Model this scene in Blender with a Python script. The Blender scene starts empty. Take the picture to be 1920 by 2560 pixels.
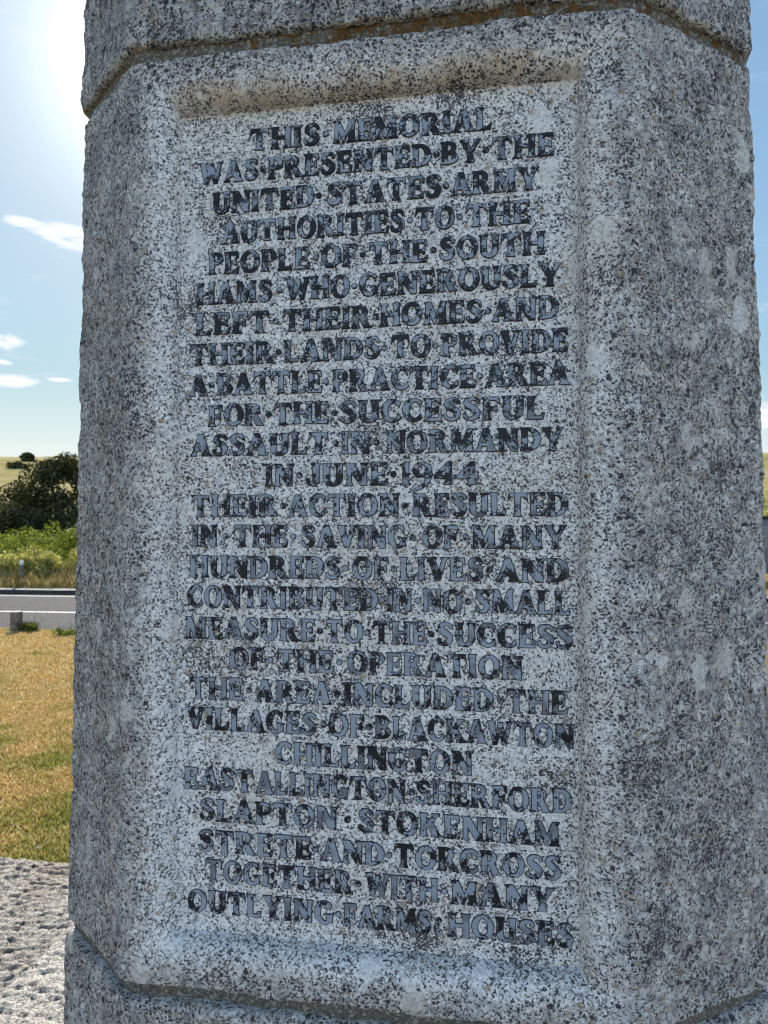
import bpy, bmesh, math, random
import numpy as np
from mathutils import Vector, Matrix

scene = bpy.context.scene
COL = scene.collection
rng = np.random.default_rng(7)
random.seed(7)

# ------------------------------------------------------------------ frame of the memorial
# (u, v, w): u to the right along the inscribed face, v down it, w into the stone.
# The face leans back by BATTER; world Z is up.
BATTER = math.radians(0.82)
CB, SB = math.cos(BATTER), math.sin(BATTER)

def W(u, v, w):
    u, v, w = np.asarray(u, float), np.asarray(v, float), np.asarray(w, float)
    return np.stack(np.broadcast_arrays(u, w * CB - v * SB, -v * CB - w * SB), axis=-1)

# ------------------------------------------------------------------ camera
F_PX = 740.0                       # focal length in pixels of the 768 x 1024 picture
O_UVW = (0.16518, 0.01999, -0.93532)
R = np.array([[0.98476613, -0.00160717, 0.17387665],
              [-0.00207647, 0.99977729, 0.02100139],
              [-0.17387168, -0.02104251, 0.98454347]])
CAM = W(*O_UVW)
right = W(*R[0]); down = W(*R[1]); fwd = W(*R[2])
cam_d = bpy.data.cameras.new('camera')
cam = bpy.data.objects.new('camera', cam_d)
COL.objects.link(cam)
M = Matrix.Identity(4)
for i in range(3):
    M[i][0], M[i][1], M[i][2], M[i][3] = right[i], -down[i], -fwd[i], CAM[i]
cam.matrix_world = M
cam_d.sensor_fit = 'VERTICAL'
cam_d.sensor_height = 9.8
cam_d.lens = 9.8 * F_PX / 1024.0
cam_d.clip_start = 0.05
cam_d.clip_end = 6000
cam_d.dof.use_dof = True
cam_d.dof.focus_distance = 0.98
cam_d.dof.aperture_fstop = 3.6
scene.camera = cam

def at(px, py, depth):
    """World point seen at source-photo pixel (1920 x 2560), 'depth' metres out."""
    return Vector(CAM + fwd * depth + right * ((px - 960) / 1850 * depth) + down * ((py - 1280) / 1850 * depth))

GZ = float(CAM[2]) - 2.4           # lawn level
def on_ground(px, py, gz=None):
    gz = GZ if gz is None else gz
    d = fwd + right * ((px - 960) / 1850) + down * ((py - 1280) / 1850)
    t = (gz - CAM[2]) / d[2]
    return Vector(CAM + d * t)

# ------------------------------------------------------------------ light and sky
SUN_EL = math.radians(30.5)
SUN_AZ = math.radians(-26.5)       # from +Y towards +X
sun_dir = Vector((math.sin(SUN_AZ) * math.cos(SUN_EL), math.cos(SUN_AZ) * math.cos(SUN_EL), math.sin(SUN_EL)))
sd = bpy.data.lights.new('sun', 'SUN'); sd.energy = 3.0; sd.angle = math.radians(0.6); sd.color = (1.0, 0.93, 0.82)
so = bpy.data.objects.new('sun', sd); COL.objects.link(so)
so.rotation_euler = sun_dir.to_track_quat('Z', 'Y').to_euler()

world = bpy.data.worlds.new('World'); scene.world = world; world.use_nodes = True
wn = world.node_tree.nodes; wl = world.node_tree.links
bg = wn['Background']
sky = wn.new('ShaderNodeTexSky'); sky.sky_type = 'NISHITA'; sky.sun_disc = False
sky.sun_elevation = SUN_EL; sky.sun_rotation = SUN_AZ
sky.altitude = 10; sky.air_density = 1.0; sky.dust_density = 0.25; sky.ozone_density = 0.45
bg.inputs['Strength'].default_value = 0.05

scene.view_settings.view_transform = 'Standard'
scene.view_settings.look = 'None'
scene.view_settings.exposure = 1.15
scene.view_settings.gamma = 1.0
scene.view_settings.use_curve_mapping = False
scene.render.engine = 'CYCLES'
scene.cycles.pixel_filter_type = 'BLACKMAN_HARRIS'
scene.cycles.filter_width = 1.05
scene.cycles.max_bounces = 6
scene.cycles.transparent_max_bounces = 8
scene.cycles.caustics_reflective = False
scene.cycles.caustics_refractive = False

# clouds: thin bright streaks low in the sky, given by their bearing and height
class NG:
    """small helper to write node graphs"""
    def __init__(s, tree): s.t = tree; s.n = tree.nodes; s.l = tree.links
    def new(s, typ, **kw):
        n = s.n.new(typ)
        for k, v in kw.items(): setattr(n, k, v)
        return n
    def put(s, sock, v):
        if hasattr(v, 'is_output') or isinstance(v, bpy.types.NodeSocket): s.l.new(v, sock)
        elif v is not None: sock.default_value = v
    def math(s, op, a, b=None, c=None, clamp=False):
        n = s.new('ShaderNodeMath', operation=op); n.use_clamp = clamp
        s.put(n.inputs[0], a)
        if b is not None: s.put(n.inputs[1], b)
        if c is not None: s.put(n.inputs[2], c)
        return n.outputs[0]
    def vmath(s, op, a, b=None):
        n = s.new('ShaderNodeVectorMath', operation=op); s.put(n.inputs[0], a)
        if b is not None: s.put(n.inputs[1], b)
        return n.outputs['Value'] if op in ('DISTANCE', 'LENGTH', 'DOT_PRODUCT') else n.outputs['Vector']
    def ramp(s, x, lo, hi, a=0.0, b=1.0, smooth=True):
        n = s.new('ShaderNodeMapRange'); n.interpolation_type = 'SMOOTHSTEP' if smooth else 'LINEAR'
        s.put(n.inputs['Value'], x); s.put(n.inputs['From Min'], lo); s.put(n.inputs['From Max'], hi)
        s.put(n.inputs['To Min'], a); s.put(n.inputs['To Max'], b); return n.outputs[0]
    def mix(s, f, a, b, blend='MIX'):
        n = s.new('ShaderNodeMix', data_type='RGBA', blend_type=blend); n.clamp_factor = True
        s.put(n.inputs[0], f)
        for sock, v in ((n.inputs[6], a), (n.inputs[7], b)):
            if isinstance(v, tuple) and len(v) == 3: v = (*v, 1.0)
            s.put(sock, v)
        return n.outputs[2]
    def fmix(s, f, a, b):
        n = s.new('ShaderNodeMix', data_type='FLOAT'); s.put(n.inputs[0], f); s.put(n.inputs[2], a); s.put(n.inputs[3], b); return n.outputs[0]
    def noise(s, vec, scale, detail=3.0, rough=0.55, dist=0.0, col=False):
        n = s.new('ShaderNodeTexNoise'); s.put(n.inputs['Vector'], vec)
        n.inputs['Scale'].default_value = scale; n.inputs['Detail'].default_value = detail
        n.inputs['Roughness'].default_value = rough; n.inputs['Distortion'].default_value = dist
        return n.outputs['Color'] if col else n.outputs[0]
    def voro(s, vec, scale, feature='F1', rand=1.0):
        n = s.new('ShaderNodeTexVoronoi', feature=feature); s.put(n.inputs['Vector'], vec)
        n.inputs['Scale'].default_value = scale; n.inputs['Randomness'].default_value = rand
        return n
    def cramp(s, x, stops, interp='LINEAR'):
        n = s.new('ShaderNodeValToRGB'); s.put(n.inputs[0], x); cr = n.color_ramp; cr.interpolation = interp
        while len(cr.elements) < len(stops): cr.elements.new(0.5)
        for e, (p, c) in zip(cr.elements, stops): e.position = p; e.color = (*c, 1.0)
        return n.outputs[0]
    def sep(s, c):
        n = s.new('ShaderNodeSeparateXYZ'); s.put(n.inputs[0], c); return n.outputs

g = NG(world.node_tree)
dirv = g.new('ShaderNodeTexCoord').outputs['Generated']
st = g.new('ShaderNodeMapping'); st.inputs['Scale'].default_value = (1, 1, 4.0); g.put(st.inputs['Vector'], dirv)
wisp = g.noise(st.outputs[0], 7.0, 6.0, 0.6, 0.6)
fine = g.noise(st.outputs[0], 26.0, 5.0, 0.6, 0.4)
wisp = g.math('ADD', g.math('MULTIPLY', wisp, 0.6), g.math('MULTIPLY', fine, 0.4))
def bank(px, py, spread, flat):
    d = (fwd + right * ((px - 960) / 1850) + down * ((py - 1280) / 1850)); d = d / np.linalg.norm(d)
    v = g.vmath('SUBTRACT', dirv, tuple(float(c) for c in d))
    m = g.new('ShaderNodeMapping'); m.inputs['Scale'].default_value = (1 / spread, 1 / spread, 1 / flat); g.put(m.inputs['Vector'], v)
    return g.ramp(g.vmath('LENGTH', m.outputs[0]), 0.15, 1.0, 1.0, 0.0)
banks = None
for b in ((165, 590, .075, .026), (60, 555, .04, .010), (10, 850, .045, .018), (5, 905, .02, .006), (30, 953, .05, .011), (150, 950, .025, .005),
          (2300, 700, .2, .03), (-300, 700, .22, .04), (1915, 1040, .1, .03)):
    k = bank(*b); banks = k if banks is None else g.math('MAXIMUM', banks, k)
z = g.sep(dirv)[2]
general = g.math('MULTIPLY', g.ramp(wisp, 0.52, 0.70), 0.15)
cl = g.math('ADD', g.math('MULTIPLY', g.ramp(g.math('ADD', wisp, g.math('MULTIPLY', banks, 0.22)), 0.56, 0.70), banks), general, clamp=True)
lowband = g.ramp(z, 0.0, 0.19, 0.85, 0.0)           # bright milky air along the horizon
cl = g.math('MAXIMUM', cl, lowband)
# the glare round the sun levels off; the sky opposite the sun is boosted to fill the shaded face
lum = g.vmath('DOT_PRODUCT', sky.outputs[0], (.2126, .7152, .0722))
den = g.math('DIVIDE', g.math('MULTIPLY', 2.65, g.ramp(g.sep(dirv)[2], .52, .95, 1.0, .42)), g.math('ADD', 1.0, g.math('DIVIDE', lum, 3.4)))
s3 = g.new('ShaderNodeCombineXYZ')
for i_, tint in enumerate((.90, 1.03, 1.0)): g.put(s3.inputs[i_], g.math('MULTIPLY', den, tint))
skyc = g.vmath('MULTIPLY', sky.outputs[0], s3.outputs[0])
near = g.vmath('DOT_PRODUCT', dirv, tuple(sun_dir))        # white aureole of the hidden sun
aur = g.math('ADD', g.math('MULTIPLY', g.math('POWER', g.math('MAXIMUM', near, 0.0), 150.0), 9.0), g.math('MULTIPLY', g.math('POWER', g.math('MAXIMUM', near, 0.0), 22.0), 1.3))
ac = g.new('ShaderNodeCombineXYZ')
for i_ in range(3): g.put(ac.inputs[i_], aur)
skyc = g.vmath('ADD', skyc, ac.outputs[0])
away = g.vmath('DOT_PRODUCT', dirv, tuple(float(c) for c in Vector((-math.sin(SUN_AZ), -math.cos(SUN_AZ), .30)).normalized()))
gain = g.ramp(away, .30, .85, .95, 2.2)
sc3 = g.new('ShaderNodeCombineXYZ'); g.put(sc3.inputs[0], gain); g.put(sc3.inputs[1], gain); g.put(sc3.inputs[2], gain)
skyc = g.vmath('MULTIPLY', skyc, sc3.outputs[0])
skycol = g.mix(cl, skyc, (9.2, 9.5, 9.8))
# unseen cloud bank added behind the camera to light the shaded face
fill_cloud = g.math('ADD', g.noise(dirv, 2.2, 6, .6, .3), g.ramp(z, .02, .50, .20, -.30, False))
back = g.vmath('DOT_PRODUCT', dirv, tuple(float(c) for c in (-math.sin(SUN_AZ), -math.cos(SUN_AZ), 0)))
fill_cloud = g.math('MULTIPLY', g.ramp(fill_cloud, .44, .60), g.math('MULTIPLY', g.ramp(back, .15, .55), g.ramp(z, -.02, .06)))
CLOUD_NODE = g.mix(fill_cloud, skycol, (18.0, 20.0, 22.6))
wl.new(CLOUD_NODE, bg.inputs['Color'])

# ------------------------------------------------------------------ mesh and object helpers
def tag(o, label=None, cat=None, group=None, kind=None):
    if label: o['label'] = label
    if cat: o['category'] = cat
    if group: o['group'] = group
    if kind: o['kind'] = kind
    return o

def link(name, me, mats=(), parent=None):
    for m in mats: me.materials.append(m)
    o = bpy.data.objects.new(name, me); COL.objects.link(o)
    if parent is not None: o.parent = parent
    return o

def empty(name, loc=(0, 0, 0), rz=0.0, parent=None):
    o = bpy.data.objects.new(name, None); COL.objects.link(o); o.location = loc; o.rotation_euler.z = rz
    o.empty_display_size = 0.1
    if parent is not None: o.parent = parent
    return o

def mesh_np(name, verts, faces, smooth=True):
    me = bpy.data.meshes.new(name)
    verts = np.asarray(verts, np.float32).reshape(-1, 3); faces = np.asarray(faces, np.int32)
    n, k = faces.shape
    me.vertices.add(len(verts)); me.vertices.foreach_set('co', verts.ravel())
    me.loops.add(n * k); me.loops.foreach_set('vertex_index', faces.ravel())
    me.polygons.add(n); me.polygons.foreach_set('loop_start', np.arange(0, n * k, k, dtype=np.int32))
    me.polygons.foreach_set('loop_total', np.full(n, k, np.int32))
    if smooth: me.polygons.foreach_set('use_smooth', np.ones(n, bool))
    me.update(calc_edges=True); me.validate()
    return me

def mesh_bm(name, bm, smooth=False):
    me = bpy.data.meshes.new(name); bm.normal_update(); bm.to_mesh(me); bm.free()
    if smooth:
        for p in me.polygons: p.use_smooth = True
    return me

def box(bm, x0, x1, y0, y1, z0, z1, bevel=0.0, seg=2):
    r = bmesh.ops.create_cube(bm, size=1.0)
    for v in r['verts']:
        v.co = Vector((x0 + (v.co.x + .5) * (x1 - x0), y0 + (v.co.y + .5) * (y1 - y0), z0 + (v.co.z + .5) * (z1 - z0)))
    if bevel:
        es = list({e for v in r['verts'] for e in v.link_edges})
        bmesh.ops.bevel(bm, geom=es, offset=bevel, segments=seg, affect='EDGES', profile=0.5)

def tube(bm, pts, radii, n=8, cap=True):
    rings = []
    for i, p in enumerate(pts):
        a = pts[max(i - 1, 0)]; b = pts[min(i + 1, len(pts) - 1)]
        t = (Vector(b) - Vector(a)).normalized()
        x = t.cross(Vector((0, 0, 1)) if abs(t.z) < .9 else Vector((1, 0, 0))).normalized(); y = t.cross(x)
        rings.append([bm.verts.new(Vector(p) + (x * math.cos(2 * math.pi * k / n) + y * math.sin(2 * math.pi * k / n)) * radii[i]) for k in range(n)])
    for r0, r1 in zip(rings, rings[1:]):
        for k in range(n): bm.faces.new((r0[k], r0[(k + 1) % n], r1[(k + 1) % n], r1[k]))
    if cap:
        bm.faces.new(rings[0][::-1]); bm.faces.new(rings[-1])

# gradient noise, vectorised
_perm = np.random.default_rng(3).permutation(256); _perm = np.concatenate([_perm, _perm, _perm])
_grad = np.random.default_rng(4).normal(size=(256, 3)); _grad /= np.linalg.norm(_grad, axis=1)[:, None]
def pnoise(p):
    p = np.asarray(p, float); i = np.floor(p).astype(int); f = p - i; i &= 255
    s = f * f * f * (f * (f * 6 - 15) + 10); out = 0
    for dx in (0, 1):
        for dy in (0, 1):
            for dz in (0, 1):
                h = _perm[_perm[_perm[(i[..., 0] + dx) & 255] + ((i[..., 1] + dy) & 255)] + ((i[..., 2] + dz) & 255)]
                gdot = (_grad[h] * (f - np.array([dx, dy, dz]))).sum(-1)
                wgt = (s[..., 0] if dx else 1 - s[..., 0]) * (s[..., 1] if dy else 1 - s[..., 1]) * (s[..., 2] if dz else 1 - s[..., 2])
                out = out + wgt * gdot
    return out
def fbm(p, scale, octs=4, rough=0.55):
    a, t, s = 1.0, 0, scale
    for k in range(octs):
        t = t + a * pnoise(np.asarray(p) * s + 17.3 * k); a *= rough; s *= 2.07
    return t

# ------------------------------------------------------------------ materials
def material(name):
    m = bpy.data.materials.new(name); m.use_nodes = True
    g = NG(m.node_tree); b = g.n['Principled BSDF']
    return m, g, b

def granite(name, rough_attr=True, coarse=1.0, bump=1.0, spots=(), pale=1.0, rough=0.62, soffit=False):
    m, g, b = material(name)
    tc = g.new('ShaderNodeTexCoord').outputs['Object']
    if rough_attr:
        at_ = g.new('ShaderNodeAttribute'); at_.attribute_name = 'tooling'; ra = at_.outputs['Fac']
    else: ra = 1.0
    wob = g.vmath('ADD', tc, g.vmath('MULTIPLY', g.vmath('SUBTRACT', g.noise(tc, 320, 2, .6, col=True), (.5, .5, .5)), (.006, .006, .006)))
    # grains
    v1 = g.voro(wob, 400 / coarse); r1 = g.sep(v1.outputs['Color'])
    v2 = g.voro(wob, 225 / coarse); r2 = g.sep(v2.outputs['Color'])
    v0 = g.voro(wob, 120 / coarse); r0 = g.sep(v0.outputs['Color'])
    grain = g.cramp(r1[0], [(0.0, (.14, .14, .145)), (.13, (.36, .36, .36)), (.26, (.66, .65, .64)), (.60, (.80, .77, .755)), (.95, (.86, .85, .84))], 'LINEAR')
    grain2 = g.cramp(r2[1], [(0.0, (.05, .05, .055)), (.15, (.17, .17, .18)), (.33, (.42, .42, .42)), (.5, (.66, .65, .62)), (.72, (.84, .83, .82)), (.93, (.48, .37, .27))], 'CONSTANT')
    grain3 = g.cramp(r0[1], [(0.0, (.16, .165, .175)), (.2, (.34, .34, .34)), (.45, (.60, .58, .55)), (.75, (.76, .75, .73)), (.92, (.50, .40, .31))], 'CONSTANT')
    base = g.mix(g.fmix(ra, .25, .55) if rough_attr else .55, grain, grain2)
    base = g.mix(g.math('MULTIPLY', ra, .40) if rough_attr else .40, base, grain3)
    # broad tone: warmer and cooler zones, paler and greyer zones
    zone = g.noise(tc, 9, 4, .6)
    base = g.mix(g.ramp(zone, .35, .7, 0, .40), base, g.mix(1.0, base, (.84, .77, .68), 'MULTIPLY'))
    zone2 = g.noise(tc, 26, 4, .65, .5)
    base = g.mix(g.math('MULTIPLY', g.ramp(zone2, .36, .60, 0.55, 0.0), g.math('ADD', .3, g.math('MULTIPLY', ra, .7))), base, g.mix(1.0, base, (.50, .51, .53), 'MULTIPLY'))
    # pale feldspar crystals, ragged and broken
    wob3 = g.vmath('ADD', tc, g.vmath('MULTIPLY', g.vmath('SUBTRACT', g.noise(tc, 75, 4, .7, col=True), (.5, .5, .5)), (.045, .045, .045)))
    st3 = g.new('ShaderNodeMapping'); st3.inputs['Scale'].default_value = (1.0, 1.0, .62); st3.inputs['Rotation'].default_value = (0.1, .35, 0); g.put(st3.inputs['Vector'], wob3)
    v3 = g.voro(st3.outputs[0], 24); r3 = g.sep(v3.outputs['Color'])
    fel = g.math('MULTIPLY', g.math('GREATER_THAN', r3[0], .70), g.ramp(g.math('ADD', v3.outputs['Distance'], g.math('MULTIPLY', r3[2], .26)), .34, .40, 1, 0))
    fgr = g.ramp(g.noise(tc, 300, 4, .75), .40, .60, .15, 1.0)
    base = g.mix(g.math('MULTIPLY', g.math('MULTIPLY', fel, fgr), g.fmix(ra, .5, .85) if rough_attr else .8), base, g.mix(r3[1], (.84, .83, .81), (.66, .61, .55)))
    acc = 0.0
    if spots:
        acc = None
        for (c, rad, amt) in spots:
            d = g.ramp(g.vmath('DISTANCE', wob3, tuple(float(q) for q in c)), 0.0, rad, amt * 2.3, 0.0)
            acc = d if acc is None else g.math('MAXIMUM', acc, d)
        acc = g.math('MULTIPLY', acc, g.ramp(g.noise(tc, 48, 4, .7), .36, .62))
    # black mica: small flecks everywhere, bigger flecks where they gather
    gather = g.math('ADD', g.math('MULTIPLY', g.noise(tc, 14, 4, .65), .6), g.math('MULTIPLY', g.noise(tc, 60, 3, .6), .4))
    cut = g.math('ADD', g.ramp(gather, .40, .64, .02, g.fmix(ra, .36, .60) if rough_attr else .60, False), acc)
    m1 = g.math('MULTIPLY', g.math('LESS_THAN', r2[2], cut), g.ramp(v2.outputs['Distance'], .34, .52, 1, 0))
    v4 = g.voro(wob, 440 / coarse); r4 = g.sep(v4.outputs['Color'])
    cut4 = g.math('ADD', g.ramp(gather, .34, .64, g.fmix(ra, .08, .12) if rough_attr else .12, g.fmix(ra, .44, .50) if rough_attr else .5, False), g.math('MULTIPLY', acc, 1.2))
    m2 = g.math('MULTIPLY', g.math('LESS_THAN', r4[0], cut4), g.ramp(v4.outputs['Distance'], .50, .70, 1, 0))
    m3 = g.math('MULTIPLY', g.math('LESS_THAN', r0[2], g.math('MULTIPLY', g.ramp(gather, .44, .66, 0, .34, False), ra)), g.ramp(v0.outputs['Distance'], .36, .50, 1, 0))
    mica = g.math('MAXIMUM', g.math('MAXIMUM', m1, m2), m3)
    mica = g.math('MULTIPLY', mica, g.math('SUBTRACT', 1.0, g.math('MULTIPLY', fel, .85)))
    base = g.mix(g.math('MULTIPLY', mica, .95), base, (.012, .012, .015))
    # rust-coloured grains
    v5 = g.voro(wob, 75); r5 = g.sep(v5.outputs['Color'])
    base = g.mix(g.math('MULTIPLY', g.math('GREATER_THAN', r5[0], .86), g.ramp(g.math('ADD', v5.outputs['Distance'], g.math('MULTIPLY', g.noise(tc, 300, 2), .3)), .30, .52, .75, 0)), base, (.34, .25, .16))
    if soffit:   # brown shade and ground bounce painted in, with some dirt, under the recess top
        pz = g.sep(tc)
        band = g.math('MULTIPLY', g.ramp(pz[2], .525, .545), g.ramp(pz[2], .560, .580, 1, 0))
        band = g.math('MULTIPLY', band, g.math('MULTIPLY', g.ramp(pz[0], -.30, -.25), g.ramp(pz[0], .18, .25, 1, 0)))
        band = g.math('MULTIPLY', band, g.ramp(g.noise(tc, 18, 3), .3, .6))
        base = g.mix(g.math('MULTIPLY', band, .6), base, g.mix(1.0, base, (.66, .53, .37), 'MULTIPLY'))
    if rough_attr:   # hammered faces hold more soot than the smooth panel
        soot = g.noise(g.vmath('MULTIPLY', tc, (1.0, 1.0, .45)), 42, 4, .65)
        base = g.mix(g.math('MULTIPLY', ra, g.ramp(soot, .35, .62, 1.0, .25)), base, g.mix(1.0, base, (.86, .845, .825), 'MULTIPLY'))
    if pale != 1.0: base = g.mix(1.0, base, (pale, pale, pale), 'MULTIPLY')
    g.put(b.inputs['Base Color'], base)
    b.inputs['Roughness'].default_value = rough
    b.inputs['Specular IOR Level'].default_value = 0.4
    h = g.math('ADD', g.math('MULTIPLY', g.noise(tc, 150, 4, .65), 1.0), g.math('MULTIPLY', v1.outputs['Distance'], .25))
    h = g.math('SUBTRACT', h, g.math('MULTIPLY', mica, .12))
    bp = g.new('ShaderNodeBump'); g.put(bp.inputs['Height'], h); bp.inputs['Distance'].default_value = 0.004 * bump
    if rough_attr: g.put(bp.inputs['Strength'], g.fmix(ra, .16, .85))
    else: bp.inputs['Strength'].default_value = .9
    g.put(b.inputs['Normal'], bp.outputs[0])
    return m

def simple(name, c0, c1, scale, rough=.85, bump=.0, bscale=None, detail=5, spec=.3):
    m, g, b = material(name)
    tc = g.new('ShaderNodeTexCoord').outputs['Object']
    n = g.noise(tc, scale, detail, .65)
    g.put(b.inputs['Base Color'], g.mix(g.ramp(n, .3, .7), c0, c1))
    b.inputs['Roughness'].default_value = rough; b.inputs['Specular IOR Level'].default_value = spec
    if bump:
        bp = g.new('ShaderNodeBump'); g.put(bp.inputs['Height'], g.noise(tc, bscale or scale * 4, 5, .7)); bp.inputs['Distance'].default_value = bump; bp.inputs['Strength'].default_value = .9
        g.put(b.inputs['Normal'], bp.outputs[0])
    return m

# ------------------------------------------------------------------ the granite memorial
memorial = empty('memorial_obelisk', tuple(W(-.015, 1.2, .45)))
tag(memorial, 'grey granite obelisk with chamfered corners and a recessed panel of raised dark lettering', 'memorial')
INV = Matrix.Translation(-memorial.location)
def part(name, me, mats, parent=memorial):
    # meshes are built in world coordinates; hang them on the root without moving them
    o = link(name, me, mats, parent)
    root = parent
    off = Vector((0, 0, 0))
    while root is not None: off += root.location; root = root.parent
    o.location = -off
    return o

PU0, PU1, PV0, PV1 = -.278, .2425, -.5375, .5535      # flat of the recessed panel
RW, RD = .028, .030                                    # width and depth of the rounded surround
FU0, FU1 = -.339, .304                                 # corners of the inscribed face
V_TOP, V_BOT = -.604, .616
def outline(v):
    """Corner points (u, w) of the eight-sided plan at height v, back-left round the front to back-right."""
    v = np.asarray(v, float); t = (v + .6) / 1.21
    t = np.where(t < 0, t * 1.0, t)
    uL = -.4930 - .0165 * t; wL = .102 + .003 * t
    uR = .4825 + .0185 * t + .004 * np.sin(np.clip(t, 0, 1) * math.pi); wR = .126 - .004 * t
    o = np.ones_like(v)
    f0 = FU0 - .001 * t; f1 = FU1 + .001 * t
    bk = .93 + .014 * t; ch = .165
    return [(f0 + .06, bk), (uL, bk - ch), (uL, wL), (f0, -RD * o), (f1, -RD * o), (uR, wR), (uR, bk - ch), (f1 - .06, bk)]

def surround(u, v):
    s = np.maximum.reduce([PU0 - u, u - PU1, PV0 - v, v - PV1])
    q = np.clip(s / RW, 0, 1)
    h = np.sqrt(np.clip(1 - (1 - q) ** 2.1, 0, 1)) * .9 + .1 * q
    return np.where(s <= 0, RD, RD * (1 - h)), s

def block(v_rows, step, corner_r=.016, recess=False, seed=0.0, amp=1.0, edge_top=.008, edge_bot=.008, inset=0.0, ragged=.004):
    rows = np.asarray(v_rows, float)
    crn = [np.stack([np.broadcast_to(a, rows.shape), np.broadcast_to(b, rows.shape)], -1) for a, b in outline(rows)]
    cols = []
    for k in range(7):
        a, b = crn[k], crn[k + 1]; L = np.linalg.norm(b - a, axis=-1).mean()
        if k == 3 and recess:
            bp_ = [FU0, PU0 - RW, PU0, PU1, PU1 + RW, FU1]; ts = []
            for p, q in zip(bp_, bp_[1:]):
                n = max(2, int(round((q - p) / step))); ts += list(np.linspace(p, q, n, endpoint=False))
            ts = [(t - FU0) / (FU1 - FU0) for t in ts]
        else:
            st_ = step if k in (2, 3, 4) else .05
            ts = list(np.linspace(0, 1, max(2, int(round(L / st_))), endpoint=False))
        for t in ts:
            p = a + (b - a) * t
            # round the arrises
            d0, d1 = t * L, (1 - t) * L
            if 0 < k and d0 < corner_r:
                prev = crn[k] - crn[k - 1]; prev = prev / np.linalg.norm(prev, axis=-1)[:, None]; nx = (b - a) / L
                p = p - (prev - nx) * ((corner_r - d0) ** 2 / (4 * corner_r))
            if k < 6 and d1 < corner_r:
                nxt = crn[k + 2] - crn[k + 1]; nxt = nxt / np.linalg.norm(nxt, axis=-1)[:, None]; cu = (b - a) / L
                p = p + (nxt - cu) * ((corner_r - d1) ** 2 / (4 * corner_r))
            cols.append((p, k, t))
    cols.append((crn[7], 6, 1.0))
    U = np.stack([c[0][:, 0] for c in cols], 1); Wd = np.stack([c[0][:, 1] for c in cols], 1)
    K = np.array([c[1] for c in cols]); V = np.repeat(rows[:, None], U.shape[1], 1)
    tool = np.ones_like(U)
    if recess:
        fr = (K == 3)
        add, s = surround(U, V)
        add = np.where(fr[None, :], add, 0)
        Wd = Wd + add
        t1 = np.clip((s - RW * .8) / .03, 0, 1) * .75 + np.clip(s / RW, 0, 1) * .12
        tool = np.where(fr[None, :], np.where(s <= 0, 0, t1), 1.0)
        # tooling fades over the arris
        nf = np.minimum(np.abs(U - FU0), np.abs(U - FU1))
        tool = np.where(~fr[None, :], np.clip(.8 + nf * 8, 0, 1), tool)
    P = np.stack([U, V, Wd], -1)
    du = np.gradient(P, axis=1); dv = np.gradient(P, axis=0)
    N = np.cross(du, dv); N /= np.maximum(np.linalg.norm(N, axis=-1), 1e-9)[..., None]
    # N must point out of the stone
    if N[len(rows) // 2, np.argmax(K == 3) + 5][2] > 0: N = -N
    flat = P.reshape(-1, 3) + seed
    stre = flat * np.array([1.0, .75, 1.0])
    big = fbm(flat, 9, 3).reshape(U.shape); mid = fbm(stre, 60, 3, .6).reshape(U.shape); fin = fbm(stre, 190, 2, .6).reshape(U.shape)
    disp = tool * amp * (.0034 * big + .0030 * fbm(stre + 7, 30, 2, .6).reshape(U.shape) + .0026 * mid + .0022 * fin) + (1 - tool) * (.00025 * fin + .0006 * big)
    pit = np.clip(fbm(flat + 5, 42, 2).reshape(U.shape) - .28, 0, 1)
    disp = disp - tool * amp * .010 * pit - inset
    # soft worn top and bottom arrises
    for vedge, rad, sg in ((rows[0], edge_top, 1), (rows[-1], edge_bot, -1)):
        if rad <= 0: continue
        d = np.abs(V - vedge); rr = rad * (1 + 1.1 * fbm(flat + 31, 11, 3).reshape(U.shape))
        rr = np.clip(rr, rad * .35, rad * 2)
        q = np.clip(1 - d / rr, 0, 1)
        disp = disp - rr * (1 - np.sqrt(np.clip(1 - q * q, 0, 1))) * .75
        fade = np.clip(1 - d / .05, 0, 1)
        P[..., 1] += fade * ragged * fbm(flat * np.array([1, 0, 1]) + 3, 13, 3).reshape(U.shape)
    P = P + N * disp[..., None]
    # close into the joint
    def lip(i):
        r = P[i].copy(); c = np.array([-.0175, 0, .45])
        dirc = (r - c) * np.array([1, 0, 1]); dirc /= np.linalg.norm(dirc, axis=1)[:, None]
        return r - dirc * .06
    P = np.concatenate([lip(0)[None], P, lip(-1)[None]], 0); tool = np.concatenate([tool[:1], tool, tool[-1:]], 0)
    nr, nc = P.shape[:2]
    idx = np.arange(nr * nc).reshape(nr, nc)
    F = np.stack([idx[:-1, :-1], idx[1:, :-1], idx[1:, 1:], idx[:-1, 1:]], -1).reshape(-1, 4)
    # the back closes between last and first columns
    Fb = np.stack([idx[:-1, -1], idx[1:, -1], idx[1:, 0], idx[:-1, 0]], -1)
    mid_uv = None
    if recess:
        cu = (U[0, :-1] + U[0, 1:]) / 2; rowsx = np.concatenate([[rows[0] - 1], rows, [rows[-1] + 1]])
        cv = (rowsx[:-1] + rowsx[1:]) / 2
        inside = ((cv[:, None] > PV0) & (cv[:, None] < PV1) & (cu[None] > PU0) & (cu[None] < PU1) & (K[:-1][None] == 3)).reshape(-1)
        mid_uv = inside
    WP = W(P[..., 0], P[..., 1], P[..., 2]).reshape(-1, 3)
    return WP, F, Fb, tool.reshape(-1), mid_uv

def stone_mesh(name, WP, F, tool):
    used = np.unique(F); remap = -np.ones(len(WP), int); remap[used] = np.arange(len(used))
    me = mesh_np(name, WP[used], remap[F])
    a = me.attributes.new('tooling', 'FLOAT', 'POINT'); a.data.foreach_set('value', tool[used].astype(np.float32))
    return me

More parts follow.
